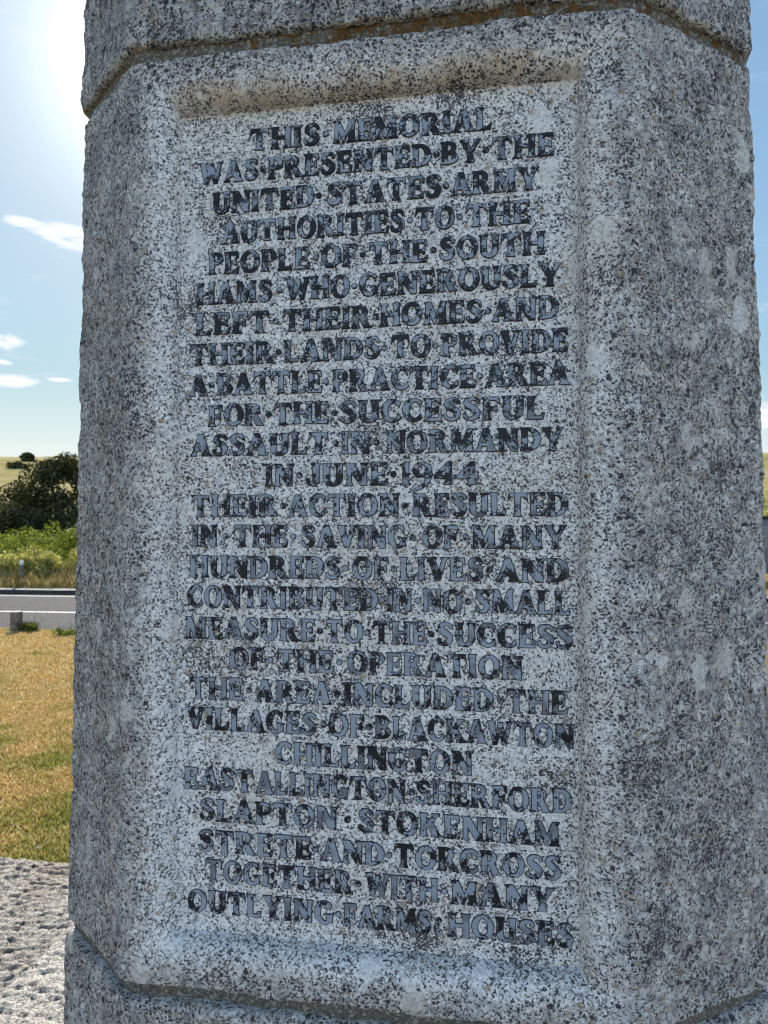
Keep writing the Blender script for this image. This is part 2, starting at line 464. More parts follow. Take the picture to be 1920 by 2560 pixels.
def lin(bps, step):
    out = []
    for p, q in zip(bps, bps[1:]):
        out += list(np.linspace(p, q, max(1, int(round((q - p) / step))), endpoint=False))
    return np.array(out + [bps[-1]])

SPOTS_MAIN = [(W(-.345, -.142, -.025), .055, .36), (W(-.015, -.515, .0), .05, .34), (W(.10, -.535, .0), .05, .28), (W(.205, .335, .0), .045, .46), (W(.215, .37, .0), .03, .46),
              (W(.045, .52, .0), .06, .36), (W(-.06, .235, .0), .05, .30), (W(-.245, .195, .0), .045, .36), (W(-.17, .20, .0), .06, .30), (W(.03, .30, .0), .04, .25),
              (W(.135, .07, .0), .03, .36), (W(.265, -.28, -.025), .03, .40), (W(.16, -.20, .0), .04, .32), (W(.13, .47, .0), .05, .30), (W(-.27, -.28, .0), .05, .34),
              (W(.32, .30, -.01), .06, .30), (W(.39, .42, .06), .05, .36), (W(.45, -.35, .09), .05, .36), (W(.42, -.05, .07), .04, .32), (W(-.22, -.39, .0), .05, .28), (W(-.01, -.10, .0), .05, .28), (W(.0, .10, .0), .06, .26),
              (W(.18, .53, .0), .05, .26), (W(.42, .05, .07), .04, .34), (W(.33, .50, -.01), .05, .34)]
M_STONE = granite('granite_tooled', True, 1.0, 1.0, SPOTS_MAIN, soffit=True)
M_STONE2 = granite('granite_plain_blocks', True, 1.05, 1.1, [(W(.1, -.66, -.02), .06, .25)], pale=.94)

rows = lin([V_TOP, PV0 - RW, PV0, PV1, PV1 + RW, V_BOT], .0027)
WP, F, Fb, tool, inside = block(rows, .0027, recess=True)
panel_block = part('panel_block', stone_mesh('panel_block', WP, np.concatenate([F[~inside], Fb]), tool), [M_STONE])
panel_block['label'] = 'pale speckled granite block with a rounded recess cut in its face'
panel = part('recessed_panel', stone_mesh('recessed_panel', WP, F[inside], tool), [M_STONE], panel_block)
panel['label'] = 'smooth finely speckled panel sunk in the face of the block'

rows = np.concatenate([lin([-2.6, -.80], .06)[:-1], lin([-.80, -.620], .0035)])
WP, F, Fb, tool, _ = block(rows, .0035, seed=9.1, amp=1.25, edge_top=0, edge_bot=.007, inset=-.004, ragged=.006)
upper = part('upper_block', stone_mesh('upper_block', WP, np.concatenate([F, Fb]), tool), [M_STONE2])
upper['label'] = 'rough granite shaft block above the lichen-stained joint'
rows = np.concatenate([lin([.632, .90], .0035), lin([.90, 1.24], .02)[1:]])
WP, F, Fb, tool, _ = block(rows, .0035, seed=23.7, amp=1.3, edge_top=.010, edge_bot=0, inset=-.003, ragged=.004)
lower = part('lower_block', stone_mesh('lower_block', WP, np.concatenate([F, Fb]), tool), [M_STONE2])
lower['label'] = 'rough granite block under the inscribed block'

# pointed top of the obelisk, far above the picture
bm = bmesh.new()
top = [bm.verts.new(Vector(W(float(u), -2.6, float(w)))) for u, w in outline(-2.6)]
apex = bm.verts.new(Vector(W(-.016, -3.05, .45)))
for a, b in zip(top, top[1:] + top[:1]): bm.faces.new((a, b, apex))
bmesh.ops.recalc_face_normals(bm, faces=bm.faces[:])
part('pointed_cap', mesh_bm('pointed_cap', bm), [M_STONE2])

# mortar joints: gritty, set back; the upper one carries orange lichen
def mortar_material(name, lichen):
    m, g, b = material(name)
    tc = g.new('ShaderNodeTexCoord').outputs['Object']
    n = g.noise(tc, 260, 4, .7); v = g.voro(tc, 300); vr = g.sep(v.outputs['Color'])
    base = g.cramp(n, [(.28, (.05, .045, .035)), (.5, (.15, .135, .11)), (.72, (.30, .27, .22))])
    base = g.mix(g.math('MULTIPLY', g.math('GREATER_THAN', vr[0], .82), .7), base, (.42, .38, .31))
    if lichen:
        x = g.sep(tc)[0]
        l = g.math('ADD', g.noise(tc, 55, 5, .7), g.math('ADD', g.ramp(x, -.25, .0, -.12, .06), g.ramp(x, .1, .26, 0.0, -.08)))
        l2 = g.noise(tc, 210, 3, .7)
        base = g.mix(g.ramp(l, .495, .545), base, g.mix(g.ramp(l2, .4, .62), (.20, .085, .014), (.06, .052, .022)))
    g.put(b.inputs['Base Color'], base); b.inputs['Roughness'].default_value = .95
    bp = g.new('ShaderNodeBump'); g.put(bp.inputs['Height'], n); bp.inputs['Distance'].default_value = .006
    g.put(b.inputs['Normal'], bp.outputs[0])
    return m
def mortar(v0, v1, inset, mat, seed, label):
    rows = lin([v0, v1], .003)
    WP, F, Fb, tool, _ = block(rows, .0035, seed=seed, amp=.8, edge_top=0, edge_bot=0, inset=inset, ragged=0)
    o = part('mortar_joint', stone_mesh('mortar_joint', WP, np.concatenate([F, Fb]), tool), [mat]); o['label'] = label
mortar(-.628, -.597, .0065, mortar_material('mortar_lichen', True), 3.3, 'dark mortar joint with orange lichen above the inscribed block')
mortar(.607, .641, .011, mortar_material('mortar_grit', False), 5.5, 'gritty brown mortar joint below the inscribed block')

# ------------------------------------------------------------------ lettering
S_, E_ = .222, .055
def foot(a, b, l=1, r=1):
    q = [(a, .11), (a - E_, .04), (a - E_, 0)] if l else [(a, 0)]
    return q + ([(b + E_, 0), (b + E_, .04), (b, .11)] if r else [(b, 0)])
def head(a, b, l=1, r=1):
    q = [(b, .89), (b + E_, .96), (b + E_, 1)] if r else [(b, 1)]
    return q + ([(a - E_, 1), (a - E_, .96), (a, .89)] if l else [(a, 1)])
def arc(cx, cy, rx, ry, a0, a1, n=18):
    return [(cx + rx * math.cos(math.radians(a0 + (a1 - a0) * i / n)), cy + ry * math.sin(math.radians(a0 + (a1 - a0) * i / n))) for i in range(n + 1)]
def stroke(pts, ws, n=5):
    P = [np.array(p, float) for p in pts]; out = []
    for i in range(len(P) - 1):
        p0, p1, p2, p3 = P[max(i - 1, 0)], P[i], P[i + 1], P[min(i + 2, len(P) - 1)]
        for k in range(n):
            t = k / n
            out.append((.5 * ((2 * p1) + (-p0 + p2) * t + (2 * p0 - 5 * p1 + 4 * p2 - p3) * t * t + (-p0 + 3 * p1 - 3 * p2 + p3) * t ** 3), ws[i] + (ws[i + 1] - ws[i]) * t))
    out.append((P[-1], ws[-1])); L, R_ = [], []
    for i, (p, w) in enumerate(out):
        d = out[min(i + 1, len(out) - 1)][0] - out[max(i - 1, 0)][0]; d /= np.linalg.norm(d); nrm = np.array([-d[1], d[0]])
        L.append(tuple(p + nrm * w / 2)); R_.append(tuple(p - nrm * w / 2))
    return L + R_[::-1]
a, b = E_, E_ + S_
G = {}
G['I'] = (.355, [foot(a, b) + head(a, b)])
G['H'] = (.90, [foot(a, b) + [(b, .44), (.845 - S_, .44)] + foot(.845 - S_, .845) + head(.845 - S_, .845) + [(.845 - S_, .57), (b, .57)] + head(a, b)])
G['T'] = (.80, [foot(.4 - S_ / 2, .4 + S_ / 2) + [(.4 + S_ / 2, .85), (.70, .84), (.80, .69), (.765, 1), (.035, 1), (0, .69), (.10, .84), (.4 - S_ / 2, .85)]])
G['L'] = (.66, [[(0, 0), (.62, 0), (.66, .26), (.61, .26), (.53, .14), (b, .13)] + head(a, b) + [(a, .11), (0, .04)]])
ebody = [(.46, .565), (b, .565), (b, .87), (.52, .86), (.60, .73), (.65, .73), (.62, 1), (0, 1), (0, .96), (a, .89)]
G['E'] = (.68, [[(0, 0), (.64, 0), (.68, .28), (.63, .28), (.54, .14), (b, .13), (b, .44), (.46, .44), (.50, .36), (.55, .36), (.55, .65), (.50, .65)] + ebody + [(a, .11), (0, .04)]])
G['F'] = (.65, [foot(a, b) + [(b, .42), (.46, .42), (.50, .34), (.55, .34), (.55, .64), (.50, .64)] + [(.46, .55)] + ebody[1:]])
G['D'] = (.84, [[(0, 0)] + arc(.34, .5, .50, .5, -90, 90) + [(0, 1), (0, .96), (a, .89), (a, .11), (0, .04)], [(b, .12)] + arc(.33, .5, .25, .38, -90, 90) + [(b, .88)]])
G['O'] = (.88, [arc(.44, .5, .44, .525, 0, 350, 34), arc(.44, .5, .215, .385, 0, 340, 24)])
G['C'] = (.76, [arc(.44, .5, .44, .525, 44, 318, 30) + [(.70, .32)] + arc(.48, .5, .235, .375, 312, 50, 22) + [(.70, .66)]])
G['G'] = (.84, [arc(.44, .5, .44, .525, 44, 312, 30) + [(.78, .08), (.78, .36), (.84, .40), (.84, .44), (.48, .44), (.48, .40), (.555, .36), (.555, .15)] + arc(.48, .5, .235, .375, 285, 50, 20) + [(.70, .66)]])
pb = arc(.36, .715, .32, .285, -90, 90)
G['P'] = (.69, [foot(a, b) + [(b, .43)] + pb + [(0, 1), (0, .96), (a, .89)], [(b, .54)] + arc(.34, .715, .12, .175, -90, 90, 10) + [(b, .89)]])
G['R'] = (.86, [foot(a, b) + [(b, .43), (.34, .43), (.54, 0), (.86, 0), (.86, .04), (.79, .08), (.58, .47)] + arc(.36, .735, .32, .265, -55, 90, 14) + [(0, 1), (0, .96), (a, .89)], [(b, .56)] + arc(.34, .725, .12, .165, -90, 90, 10) + [(b, .89)]])
G['B'] = (.76, [[(0, 0)] + arc(.38, .28, .37, .28, -90, 62, 14) + arc(.36, .765, .31, .235, -50, 90, 12) + [(0, 1), (0, .96), (a, .89), (a, .11), (0, .04)],
                [(b, .11)] + arc(.36, .285, .155, .175, -90, 90, 10) + [(b, .46)], [(b, .58)] + arc(.35, .74, .12, .15, -90, 90, 10) + [(b, .89)]])
G['A'] = (.90, [[(0, 0), (.27, 0), (.27, .04), (.215, .08), (.26, .24), (.50, .24), (.545, .08), (.49, .04), (.49, 0), (.90, 0), (.90, .04), (.84, .08), (.55, 1), (.34, 1), (.065, .08), (0, .04)], [(.295, .36), (.475, .36), (.388, .70)]])
G['V'] = (.86, [[(0, 1), (0, .96), (.05, .92), (.34, 0), (.52, 0), (.80, .92), (.86, .96), (.86, 1), (.57, 1), (.57, .96), (.63, .92), (.475, .36), (.315, .92), (.37, .96), (.37, 1)]])
G['W'] = (1.14, [[(0, 1), (0, .96), (.05, .92), (.26, 0), (.42, 0), (.57, .46), (.71, 0), (.87, 0), (1.08, .92), (1.14, .96), (1.14, 1), (.87, 1), (.87, .96), (.93, .92), (.815, .42), (.67, .95), (.50, .95), (.395, .46), (.30, .92), (.36, .96), (.36, 1)]])
G['M'] = (1.02, [[(0, 0), (.28, 0), (.28, .04), (.22, .08), (.235, .58), (.44, .02), (.51, .02), (.70, .58), (.69, .08), (.63, .04), (.63, 0), (1.02, 0), (1.02, .04), (.96, .08), (.93, .92), (.99, .96), (.99, 1), (.74, 1), (.52, .42), (.29, 1), (.03, 1), (.03, .96), (.09, .92), (.06, .08), (0, .04)]])
G['N'] = (.88, [[(0, 0), (.28, 0), (.28, .04), (.22, .08), (.22, .58), (.60, 0), (.82, 0), (.82, .92), (.88, .96), (.88, 1), (.59, 1), (.59, .96), (.65, .92), (.65, .40), (.31, 1), (0, 1), (0, .96), (.06, .92), (.06, .08), (0, .04)]])
G['K'] = (.92, [foot(a, b) + [(b, .36), (.37, .45), (.55, .08), (.50, .04), (.50, 0), (.92, 0), (.92, .04), (.85, .08), (.55, .60), (.76, .91), (.84, .96), (.84, 1), (.53, 1), (.53, .96), (.58, .92), (b, .55)] + head(a, b)])
G['Y'] = (.88, [foot(.44 - S_ / 2, .44 + S_ / 2) + [(.44 + S_ / 2, .42), (.82, .92), (.88, .96), (.88, 1), (.60, 1), (.60, .96), (.65, .92), (.48, .58), (.32, .92), (.38, .96), (.38, 1), (0, 1), (0, .96), (.06, .92), (.44 - S_ / 2, .42)]])
G['U'] = (.84, [[(0, 1), (0, .96), (.05, .90), (.05, .33)] + arc(.42, .33, .37, .355, 180, 360, 20) + [(.79, .90), (.84, .96), (.84, 1), (.50, 1), (.50, .96), (.56, .90), (.56, .34)] + arc(.425, .34, .135, .22, 360, 180, 12) + [(.29, .90), (.34, .96), (.34, 1)]])
G['J'] = (.56, [[(.56, 1), (.56, .96), (.51, .90), (.51, .24)] + arc(.26, .24, .25, .26, 0, -165, 16) + [(.0, .30), (.10, .32), (.16, .16), (.24, .13), (.265, .26), (.265, .90), (.21, .96), (.21, 1)]])
G['S'] = (.66, [stroke([(.60, .74), (.52, .90), (.35, .945), (.19, .87), (.15, .73), (.26, .60), (.42, .48), (.52, .36), (.50, .19), (.38, .075), (.22, .06), (.10, .14), (.05, .28)], [.09, .12, .13, .20, .22, .25, .26, .24, .21, .16, .13, .13, .10], 4)])
G['1'] = (.40, [foot(.10, .32) + [(.32, 1), (.20, 1), (.0, .90), (.0, .86), (.10, .86)]])
G['9'] = (.74, [arc(.36, .66, .36, .36, 235, 0, 22)[::1] + [(.73, .40), (.62, .10), (.36, -.16), (.03, -.28), (.0, -.22), (.28, -.06), (.44, .14), (.50, .36)], arc(.35, .68, .16, .24, 0, 340, 20)])
G['4'] = (.78, [foot(.42, .645) + [(.645, .26), (.78, .26), (.78, .39), (.645, .39), (.645, 1), (.50, 1), (0, .38), (0, .26), (.42, .26)], [(.18, .39), (.42, .39), (.42, .71)]])
G['&'] = (.56, [stroke([(.50, .60), (.34, .68), (.18, .60), (.18, .46), (.32, .39), (.16, .34), (.09, .20), (.20, .07), (.38, .06), (.52, .20)], [.10, .13, .17, .17, .12, .18, .20, .18, .16, .10], 4)])
GAP = {'T': .02, 'A': -.01, 'V': -.01, 'Y': -.01, 'L': .02}

def lead_material():
    m, g, b = material('blackened_lead')
    tc = g.new('ShaderNodeTexCoord').outputs['Object']
    worn = g.math('ADD', g.math('MULTIPLY', g.noise(tc, 55, 3, .55), .75), g.math('MULTIPLY', g.noise(tc, 330, 3, .7), .5))
    drop = g.ramp(g.sep(tc)[2], -.55, .5, -.035, .012)         # sky sheen put into the colour: less black on the lower lines
    black = g.ramp(g.math('ADD', worn, drop), .60, .645)
    dull = g.noise(tc, 30, 2, .5)
    col = g.mix(g.ramp(dull, .48, .64), (.25, .285, .345), (.13, .148, .18))
    col = g.mix(g.ramp(g.noise(tc, 520, 3, .7), .58, .68, 0, .6), col, (.36, .38, .41))
    col = g.mix(g.math('MULTIPLY', black, .97), col, (.006, .006, .008))
    g.put(b.inputs['Base Color'], col)
    g.put(b.inputs['Metallic'], .0)
    g.put(b.inputs['Roughness'], g.fmix(black, .42, .36))
    g.put(b.inputs['Specular IOR Level'], g.fmix(black, .55, .22))
    bp = g.new('ShaderNodeBump'); g.put(bp.inputs['Height'], g.math('ADD', g.noise(tc, 160, 3, .6), g.math('MULTIPLY', black, .25))); bp.inputs['Distance'].default_value = .0022; bp.inputs['Strength'].default_value = .55
    g.put(b.inputs['Normal'], bp.outputs[0])
    return m
M_LEAD = lead_material()
M_RIM, gg, bb = material('letter_edge_shade_and_dirt'); bb.inputs['Base Color'].default_value = (.016, .016, .018, 1); bb.inputs['Roughness'].default_value = .7  # shadow and dirt round the letters, put in as a dark rim colour

FRAME = Matrix(((1, 0, 0), (0, SB, -CB), (0, CB, SB)))     # columns: along u, up the face, out of the face
def raised(name, contours, parent, scale_u, cap, u0, v, jitter=0.0):
    """lead pieces: flat top with a softened edge over a hair-wide dark rim"""
    out = bmesh.new()
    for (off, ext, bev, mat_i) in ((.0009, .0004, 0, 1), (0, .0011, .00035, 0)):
        cu = bpy.data.curves.new('tmp', 'CURVE'); cu.dimensions = '2D'; cu.fill_mode = 'BOTH'
        cu.extrude = ext; cu.bevel_depth = bev; cu.bevel_resolution = 1; cu.offset = off - bev
        for c in contours:
            sp = cu.splines.new('POLY'); sp.points.add(len(c) - 1); sp.use_cyclic_u = True
            for p, (x, y) in zip(sp.points, c): p.co = (x, y, 0, 1)
        to = bpy.data.objects.new('tmp', cu); COL.objects.link(to)
        bpy.context.view_layer.update()
        me = bpy.data.meshes.new_from_object(to.evaluated_get(bpy.context.evaluated_depsgraph_get()))
        n0 = len(out.faces); out.from_mesh(me); out.faces.ensure_lookup_table()
        for f in out.faces[n0:]: f.material_index = mat_i
        bpy.data.objects.remove(to); bpy.data.curves.remove(cu); bpy.data.meshes.remove(me)
    base = Vector(W(0, 0, 0))
    for vt in out.verts:
        x, y, zz = vt.co
        vt.co = base + FRAME @ Vector((x, y, zz + .0006))
    me = mesh_bm(name, out)
    return part(name, me, [M_LEAD, M_RIM], parent)

def word_contours(t, u0, u1, v, cap):
    x = 0; items = []
    for i, ch in enumerate(t):
        w, cs = G[ch]
        items.append((x, cs)); x += w + .085 + GAP.get(ch, 0)
    tot = x - .085 - GAP.get(t[-1], 0); sx = (u1 - u0) / tot
    out = []
    for x0, cs in items:
        tilt = random.gauss(0, .006); dy = random.gauss(0, .010)
        for c in cs:
            out.append([(u0 + (x0 + px + tilt * py) * sx, -v + (py - .5 + dy) * cap) for px, py in c])
    return out

LINES = [
    (-0.4984, [('THIS', -0.1826, -0.0869), ('MEMORIAL', -0.0682, 0.137)], [-0.0788]),
    (-0.4583, [('WAS', -0.2545, -0.1715), ('PRESENTED', -0.1575, 0.0608), ('BY', 0.0734, 0.1231), ('THE', 0.1385, 0.2146)], [-0.1645, 0.0679, 0.1306]),
    (-0.4169, [('UNITED', -0.2351, -0.0938), ('STATES', -0.0758, 0.0737), ('ARMY', 0.0862, 0.1952)], [-0.0877, 0.0798]),
    (-0.3757, [('AUTHORITIES', -0.2223, 0.0264), ('TO', 0.0411, 0.0903), ('THE', 0.1056, 0.1849)], [0.0333, 0.0973]),
    (-0.3350, [('PEOPLE', -0.241, -0.1), ('OF', -0.084, -0.0362), ('THE', -0.0195, 0.056), ('SOUTH', 0.0718, 0.2026)], [-0.0914, -0.0285, 0.0637]),
    (-0.2947, [('HAMS', -0.2569, -0.1514), ('WHO', -0.1317, -0.0461), ('GENEROUSLY', -0.0324, 0.2217)], [-0.141, -0.0394]),
    (-0.2535, [('LEFT', -0.2584, -0.1551), ('THEIR', -0.1357, -0.0167), ('HOMES', -0.0052, 0.125), ('AND', 0.1382, 0.2191)], [-0.1464, -0.0111, 0.1329]),
    (-0.2123, [('THEIR', -0.266, -0.1479), ('LANDS', -0.1341, -0.0058), ('TO', 0.0097, 0.0599), ('PROVIDE', 0.075, 0.2304)], [-0.1417, 0.0005, 0.0663]),
    (-0.1713, [('A', -0.2668, -0.2406), ('BATTLE', -0.2274, -0.0824), ('PRACTICE', -0.0682, 0.1171), ('AREA', 0.1296, 0.2318)], [-0.2356, -0.0773, 0.1224]),
    (-0.1299, [('FOR', -0.2396, -0.1621), ('THE', -0.1472, -0.0731), ('SUCCESSFUL', -0.058, 0.2014)], [-0.1551, -0.0657]),
    (-0.0899, [('ASSAULT', -0.2644, -0.074), ('IN', -0.0562, -0.0181), ('NORMANDY', 0.0026, 0.2246)], [-0.0639, -0.0098]),
    (-0.0489, [('IN', -0.1592, -0.121), ('JUNE', -0.1033, 0.005), ('1944', 0.0213, 0.1201)], [-0.1125, 0.0122]),
    (-0.0088, [('THEIR', -0.262, -0.1424), ('ACTION', -0.1277, 0.0197), ('RESULTED', 0.0375, 0.2297)], [-0.1345, 0.0268]),
    (0.0315, [('IN', -0.2617, -0.226), ('THE', -0.202, -0.1285), ('SAVING', -0.1097, 0.0295), ('OF', 0.0504, 0.0949), ('MANY', 0.1122, 0.2272)], [-0.215, -0.1206, 0.0375, 0.105]),
    (0.0722, [('HUNDREDS', -0.2642, -0.0574), ('OF', -0.0408, 0.0058), ('LIVES', 0.0208, 0.1262), ('AND', 0.1427, 0.23)], [-0.0501, 0.0133, 0.134]),
    (0.1122, [('CONTRIBUTED', -0.2671, -0.0078), ('IN', 0.0043, 0.036), ('NO', 0.0504, 0.0996), ('SMALL', 0.1168, 0.2314)], [-0.0023, 0.044, 0.1074]),
    (0.1540, [('MEASURE', -0.2704, -0.0907), ('TO', -0.0756, -0.0274), ('THE', -0.0136, 0.0552), ('SUCCESS', 0.0686, 0.2348)], [-0.0839, -0.0208, 0.0607]),
    (0.1935, [('OF', -0.2073, -0.1597), ('THE', -0.1414, -0.0661), ('OPERATION', -0.0471, 0.1744)], [-0.1511, -0.0581]),
    (0.2344, [('THE', -0.263, -0.1885), ('AREA', -0.1712, -0.0686), ('INCLUDED', -0.052, 0.1384), ('THE', 0.1553, 0.2286)], [-0.1802, -0.0609, 0.1476]),
    (0.2745, [('VILLAGES', -0.267, -0.0885), ('OF', -0.0718, -0.0255), ('BLACKAWTON', -0.0108, 0.2362)], [-0.0785, -0.0183]),
    (0.3144, [('CHILLINGTON', -0.1433, 0.1126)], []),
    (0.3538, [('EAST', -0.2699, -0.1743), ('ALLINGTON', -0.1698, 0.0282), ('SHERFORD', 0.0419, 0.2329)], [0.0362]),
    (0.3944, [('SLAPTON', -0.2476, -0.0605), ('STOKENHAM', -0.0324, 0.2185)], [-0.0472]),
    (0.4351, [('STRETE', -0.249, -0.0947), ('AND', -0.0819, 0.0009), ('TORCROSS', 0.0144, 0.2198)], [-0.0886, 0.0073]),
    (0.4743, [('TOGETHER', -0.2396, -0.0398), ('WITH', -0.0228, 0.0696), ('MANY', 0.0859, 0.2116)], [-0.0326, 0.0775]),
    (0.5151, [('OUTLYING', -0.2634, -0.0651), ('FARMS', -0.0512, 0.0608), ('&', 0.0649, 0.0746), ('HOUSES', 0.0822, 0.2344)], [-0.0584]),
]

CAP = .0284
for i, (v, words, dots) in enumerate(LINES):
    text = ' · '.join(w for w, _, _ in words)
    ln = empty('inscription_line', (0, 0, 0), 0, memorial)
    ln.location = Vector(W((words[0][1] + words[-1][2]) / 2, v, 0)) - memorial.location
    ln['label'] = 'raised dark lead line reading ' + text
    for t, u0, u1 in words:
        raised('word', word_contours(t, u0, u1, v, CAP), ln, 1, CAP, u0, v)
    for ud in dots:
        rr = .0033
        raised('separator_dot', [[(ud + rr * math.cos(k * math.pi / 8), -v - .0005 + rr * math.sin(k * math.pi / 8)) for k in range(16)]], ln, 1, CAP, ud, v)

# ------------------------------------------------------------------ plinth under the obelisk
HP = float(CAM[2]) - 1.2
plinth = empty('granite_plinth', (-.3, .45, GZ))
tag(plinth, 'broad pale granite plinth with rough tooled slabs under the obelisk', 'plinth')
def plinth_material(name, tone, brown):
    m, g, b = material(name)
    tc = g.new('ShaderNodeTexCoord').outputs['Object']
    v = g.voro(tc, 210); r = g.sep(v.outputs['Color'])
    base = g.cramp(r[0], [(0, (.16, .155, .15)), (.3, (.33, .32, .30)), (.65, (.46, .44, .42)), (.95, (.56, .54, .51))])
    base = g.mix(g.math('MULTIPLY', g.math('LESS_THAN', r[1], .16), .8), base, (.05, .045, .04))
    st = g.noise(tc, 3.2, 5, .65)
    base = g.mix(g.math('MULTIPLY', g.ramp(st, .42, .66), brown), base, g.mix(1.0, base, (.55, .43, .35), 'MULTIPLY'))
    base = g.mix(1.0, base, (tone, tone * .965, tone * .91), 'MULTIPLY')
    g.put(b.inputs['Base Color'], base); b.inputs['Roughness'].default_value = .55; b.inputs['Specular IOR Level'].default_value = .4
    bp = g.new('ShaderNodeBump'); g.put(bp.inputs['Height'], g.noise(tc, 120, 4, .65)); bp.inputs['Distance'].default_value = .006; g.put(b.inputs['Normal'], bp.outputs[0])
    return m
def slab(name, u0, u1, w0, w1, zfun, step, amp, seed, mat, zb):
    nu = max(2, int((u1 - u0) / step)); nw = max(2, int((w1 - w0) / step))
    U, Wd = np.meshgrid(np.linspace(u0, u1, nu), np.linspace(w0, w1, nw))
    Z = zfun(U, Wd)
    p = np.stack([U * .55, Wd * 1.35, np.full_like(U, seed)], -1)
    h = fbm(p, 40, 4, .68)
    Z = Z + amp * (h + .5 * np.minimum(h + .15, 0) * 2) + .35 * amp * fbm(np.stack([U, Wd, U * 0 + seed], -1), 110, 2)
    edge = np.minimum.reduce([U - u0, u1 - U, Wd - w0, w1 - Wd]); q = np.clip(1 - edge / .008, 0, 1)
    Z = Z - .005 * q * q
    V = np.stack([U, Wd, Z], -1).reshape(-1, 3); idx = np.arange(nu * nw).reshape(nw, nu)
    F = np.stack([idx[:-1, :-1], idx[:-1, 1:], idx[1:, 1:], idx[1:, :-1]], -1).reshape(-1, 4)
    ring = np.concatenate([idx[0, :], idx[1:, -1], idx[-1, -2::-1], idx[-2:0:-1, 0]])
    low = V[ring].copy(); low[:, 2] = zb; n0 = len(V); V = np.concatenate([V, low]); k = len(ring)
    S = np.array([[ring[i], n0 + i, n0 + (i + 1) % k, ring[(i + 1) % k]] for i in range(k)])
    o = link(name, mesh_np(name, V, np.concatenate([F, S])), [mat], plinth); o.location = -plinth.location
    return o
UE = -1.118
M_PL1 = plinth_material('plinth_pale', 1.12, .2); M_PL2 = plinth_material('plinth_dark_brown', .62, .9)  # second slab material is darker and browner
slab('top_slab', UE, 1.9, -2.0, 1.40, lambda u, w: HP + 0 * u, .007, .0085, 2.2, M_PL1, HP - .35)['label'] = 'pale rough top slab nearest the obelisk'
slab('side_slab', -2.1, UE - .002, -2.0, 1.50, lambda u, w: HP - .020 + (u - UE) * .04 - .012 * np.sin(np.clip((UE - u) / .5, 0, 1) * math.pi), .007, .0105, 8.2, M_PL2, HP - .35)['label'] = 'darker brown slab sloping away beside the top slab'
bm = bmesh.new(); box(bm, -2.06, 1.86, -1.96, 1.36, GZ - .2, HP - .352)
link('base_course', mesh_bm('base_course', bm), [M_PL2], plinth).location = -plinth.location

# ------------------------------------------------------------------ ground, road, kerb, hill
f2 = Vector((fwd[0], fwd[1], 0)).normalized(); r2 = Vector((right[0], right[1], 0)).normalized()
K0, K1 = on_ground(100, 1486), on_ground(1910, 1508)
rt = (K1 - K0).normalized(); rn = Vector((-rt.y, rt.x, 0))
if rn.dot(f2) < 0: rn = -rn
def rd(t, n, z=0.0): return K0 + rt * t + rn * n + Vector((0, 0, z))
def off(px, py): return (on_ground(px, py) - K0).dot(rn)
N_NEAR, N_LINE, N_MID = off(100, 1573), off(100, 1490.5), off(100, 1530.5)

def ground_material(name, greens):
    m, g, b = material(name)
    tc = g.new('ShaderNodeTexCoord').outputs['Object']
    st_ = g.new('ShaderNodeMapping'); st_.inputs['Scale'].default_value = (1, 1, .1); g.put(st_.inputs['Vector'], tc)
    p = st_.outputs[0]
    base = g.cramp(g.noise(p, 7, 6, .7), [(.28, (.15, .09, .03)), (.45, (.34, .22, .075)), (.6, (.48, .35, .15)), (.75, (.58, .46, .24))])
    gr = g.math('ADD', g.noise(p, .9, 5, .65), g.ramp(g.vmath('DISTANCE', tc, tuple(float(c) for c in (CAM[0], CAM[1], GZ))), 4.5, 11.0, greens, -.08))
    base = g.mix(g.ramp(gr, .46, .62), base, g.mix(g.noise(p, 22, 4), (.05, .085, .018), (.17, .20, .05)))
    dirt = g.ramp(g.noise(p, 2.1, 4, .6), .66, .74)
    base = g.mix(dirt, base, g.mix(g.noise(p, 40, 4), (.20, .15, .10), (.42, .35, .28)))
    g.put(b.inputs['Base Color'], base); b.inputs['Roughness'].default_value = .95; b.inputs['Specular IOR Level'].default_value = .1
    bp = g.new('ShaderNodeBump'); g.put(bp.inputs['Height'], g.noise(p, 28, 5, .7)); bp.inputs['Distance'].default_value = .05; g.put(b.inputs['Normal'], bp.outputs[0])
    return m
M_LAWN = ground_material('dry_lawn', .09)
def quad_sheet(name, pts, mat, kind='structure'):
    me = bpy.data.meshes.new(name); me.from_pydata([tuple(p) for p in pts], [], [tuple(range(len(pts)))]); me.update()
    return tag(link(name, me, [mat]), kind=kind)
BIGR = 2500
quad_sheet('ground', [Vector((CAM[0] + sx * BIGR, CAM[1] + sy * BIGR, GZ)) for sx, sy in ((-1, -1), (1, -1), (1, 1), (-1, 1))], M_LAWN)

m, g, b = material('asphalt')
tc = g.new('ShaderNodeTexCoord').outputs['Object']; v = g.voro(tc, 90); vr = g.sep(v.outputs['Color'])
base = g.mix(vr[0], (.036, .036, .038), (.085, .085, .088)); base = g.mix(g.math('GREATER_THAN', vr[1], .88), base, (.26, .26, .26))
base = g.mix(g.ramp(g.noise(tc, 1.1, 4), .4, .7, 0, .45), base, (.09, .088, .086))
g.put(b.inputs['Base Color'], base); b.inputs['Roughness'].default_value = .85; b.inputs['Specular IOR Level'].default_value = .18
bp = g.new('ShaderNodeBump'); g.put(bp.inputs['Height'], g.math('ADD', v.outputs['Distance'], g.noise(tc, 25, 4))); bp.inputs['Distance'].default_value = .010; g.put(b.inputs['Normal'], bp.outputs[0])
M_ASPH = m
quad_sheet('road', [rd(-400, N_NEAR, .004), rd(400, N_NEAR, .004), rd(400, 0, .004), rd(-400, 0, .004)], M_ASPH)
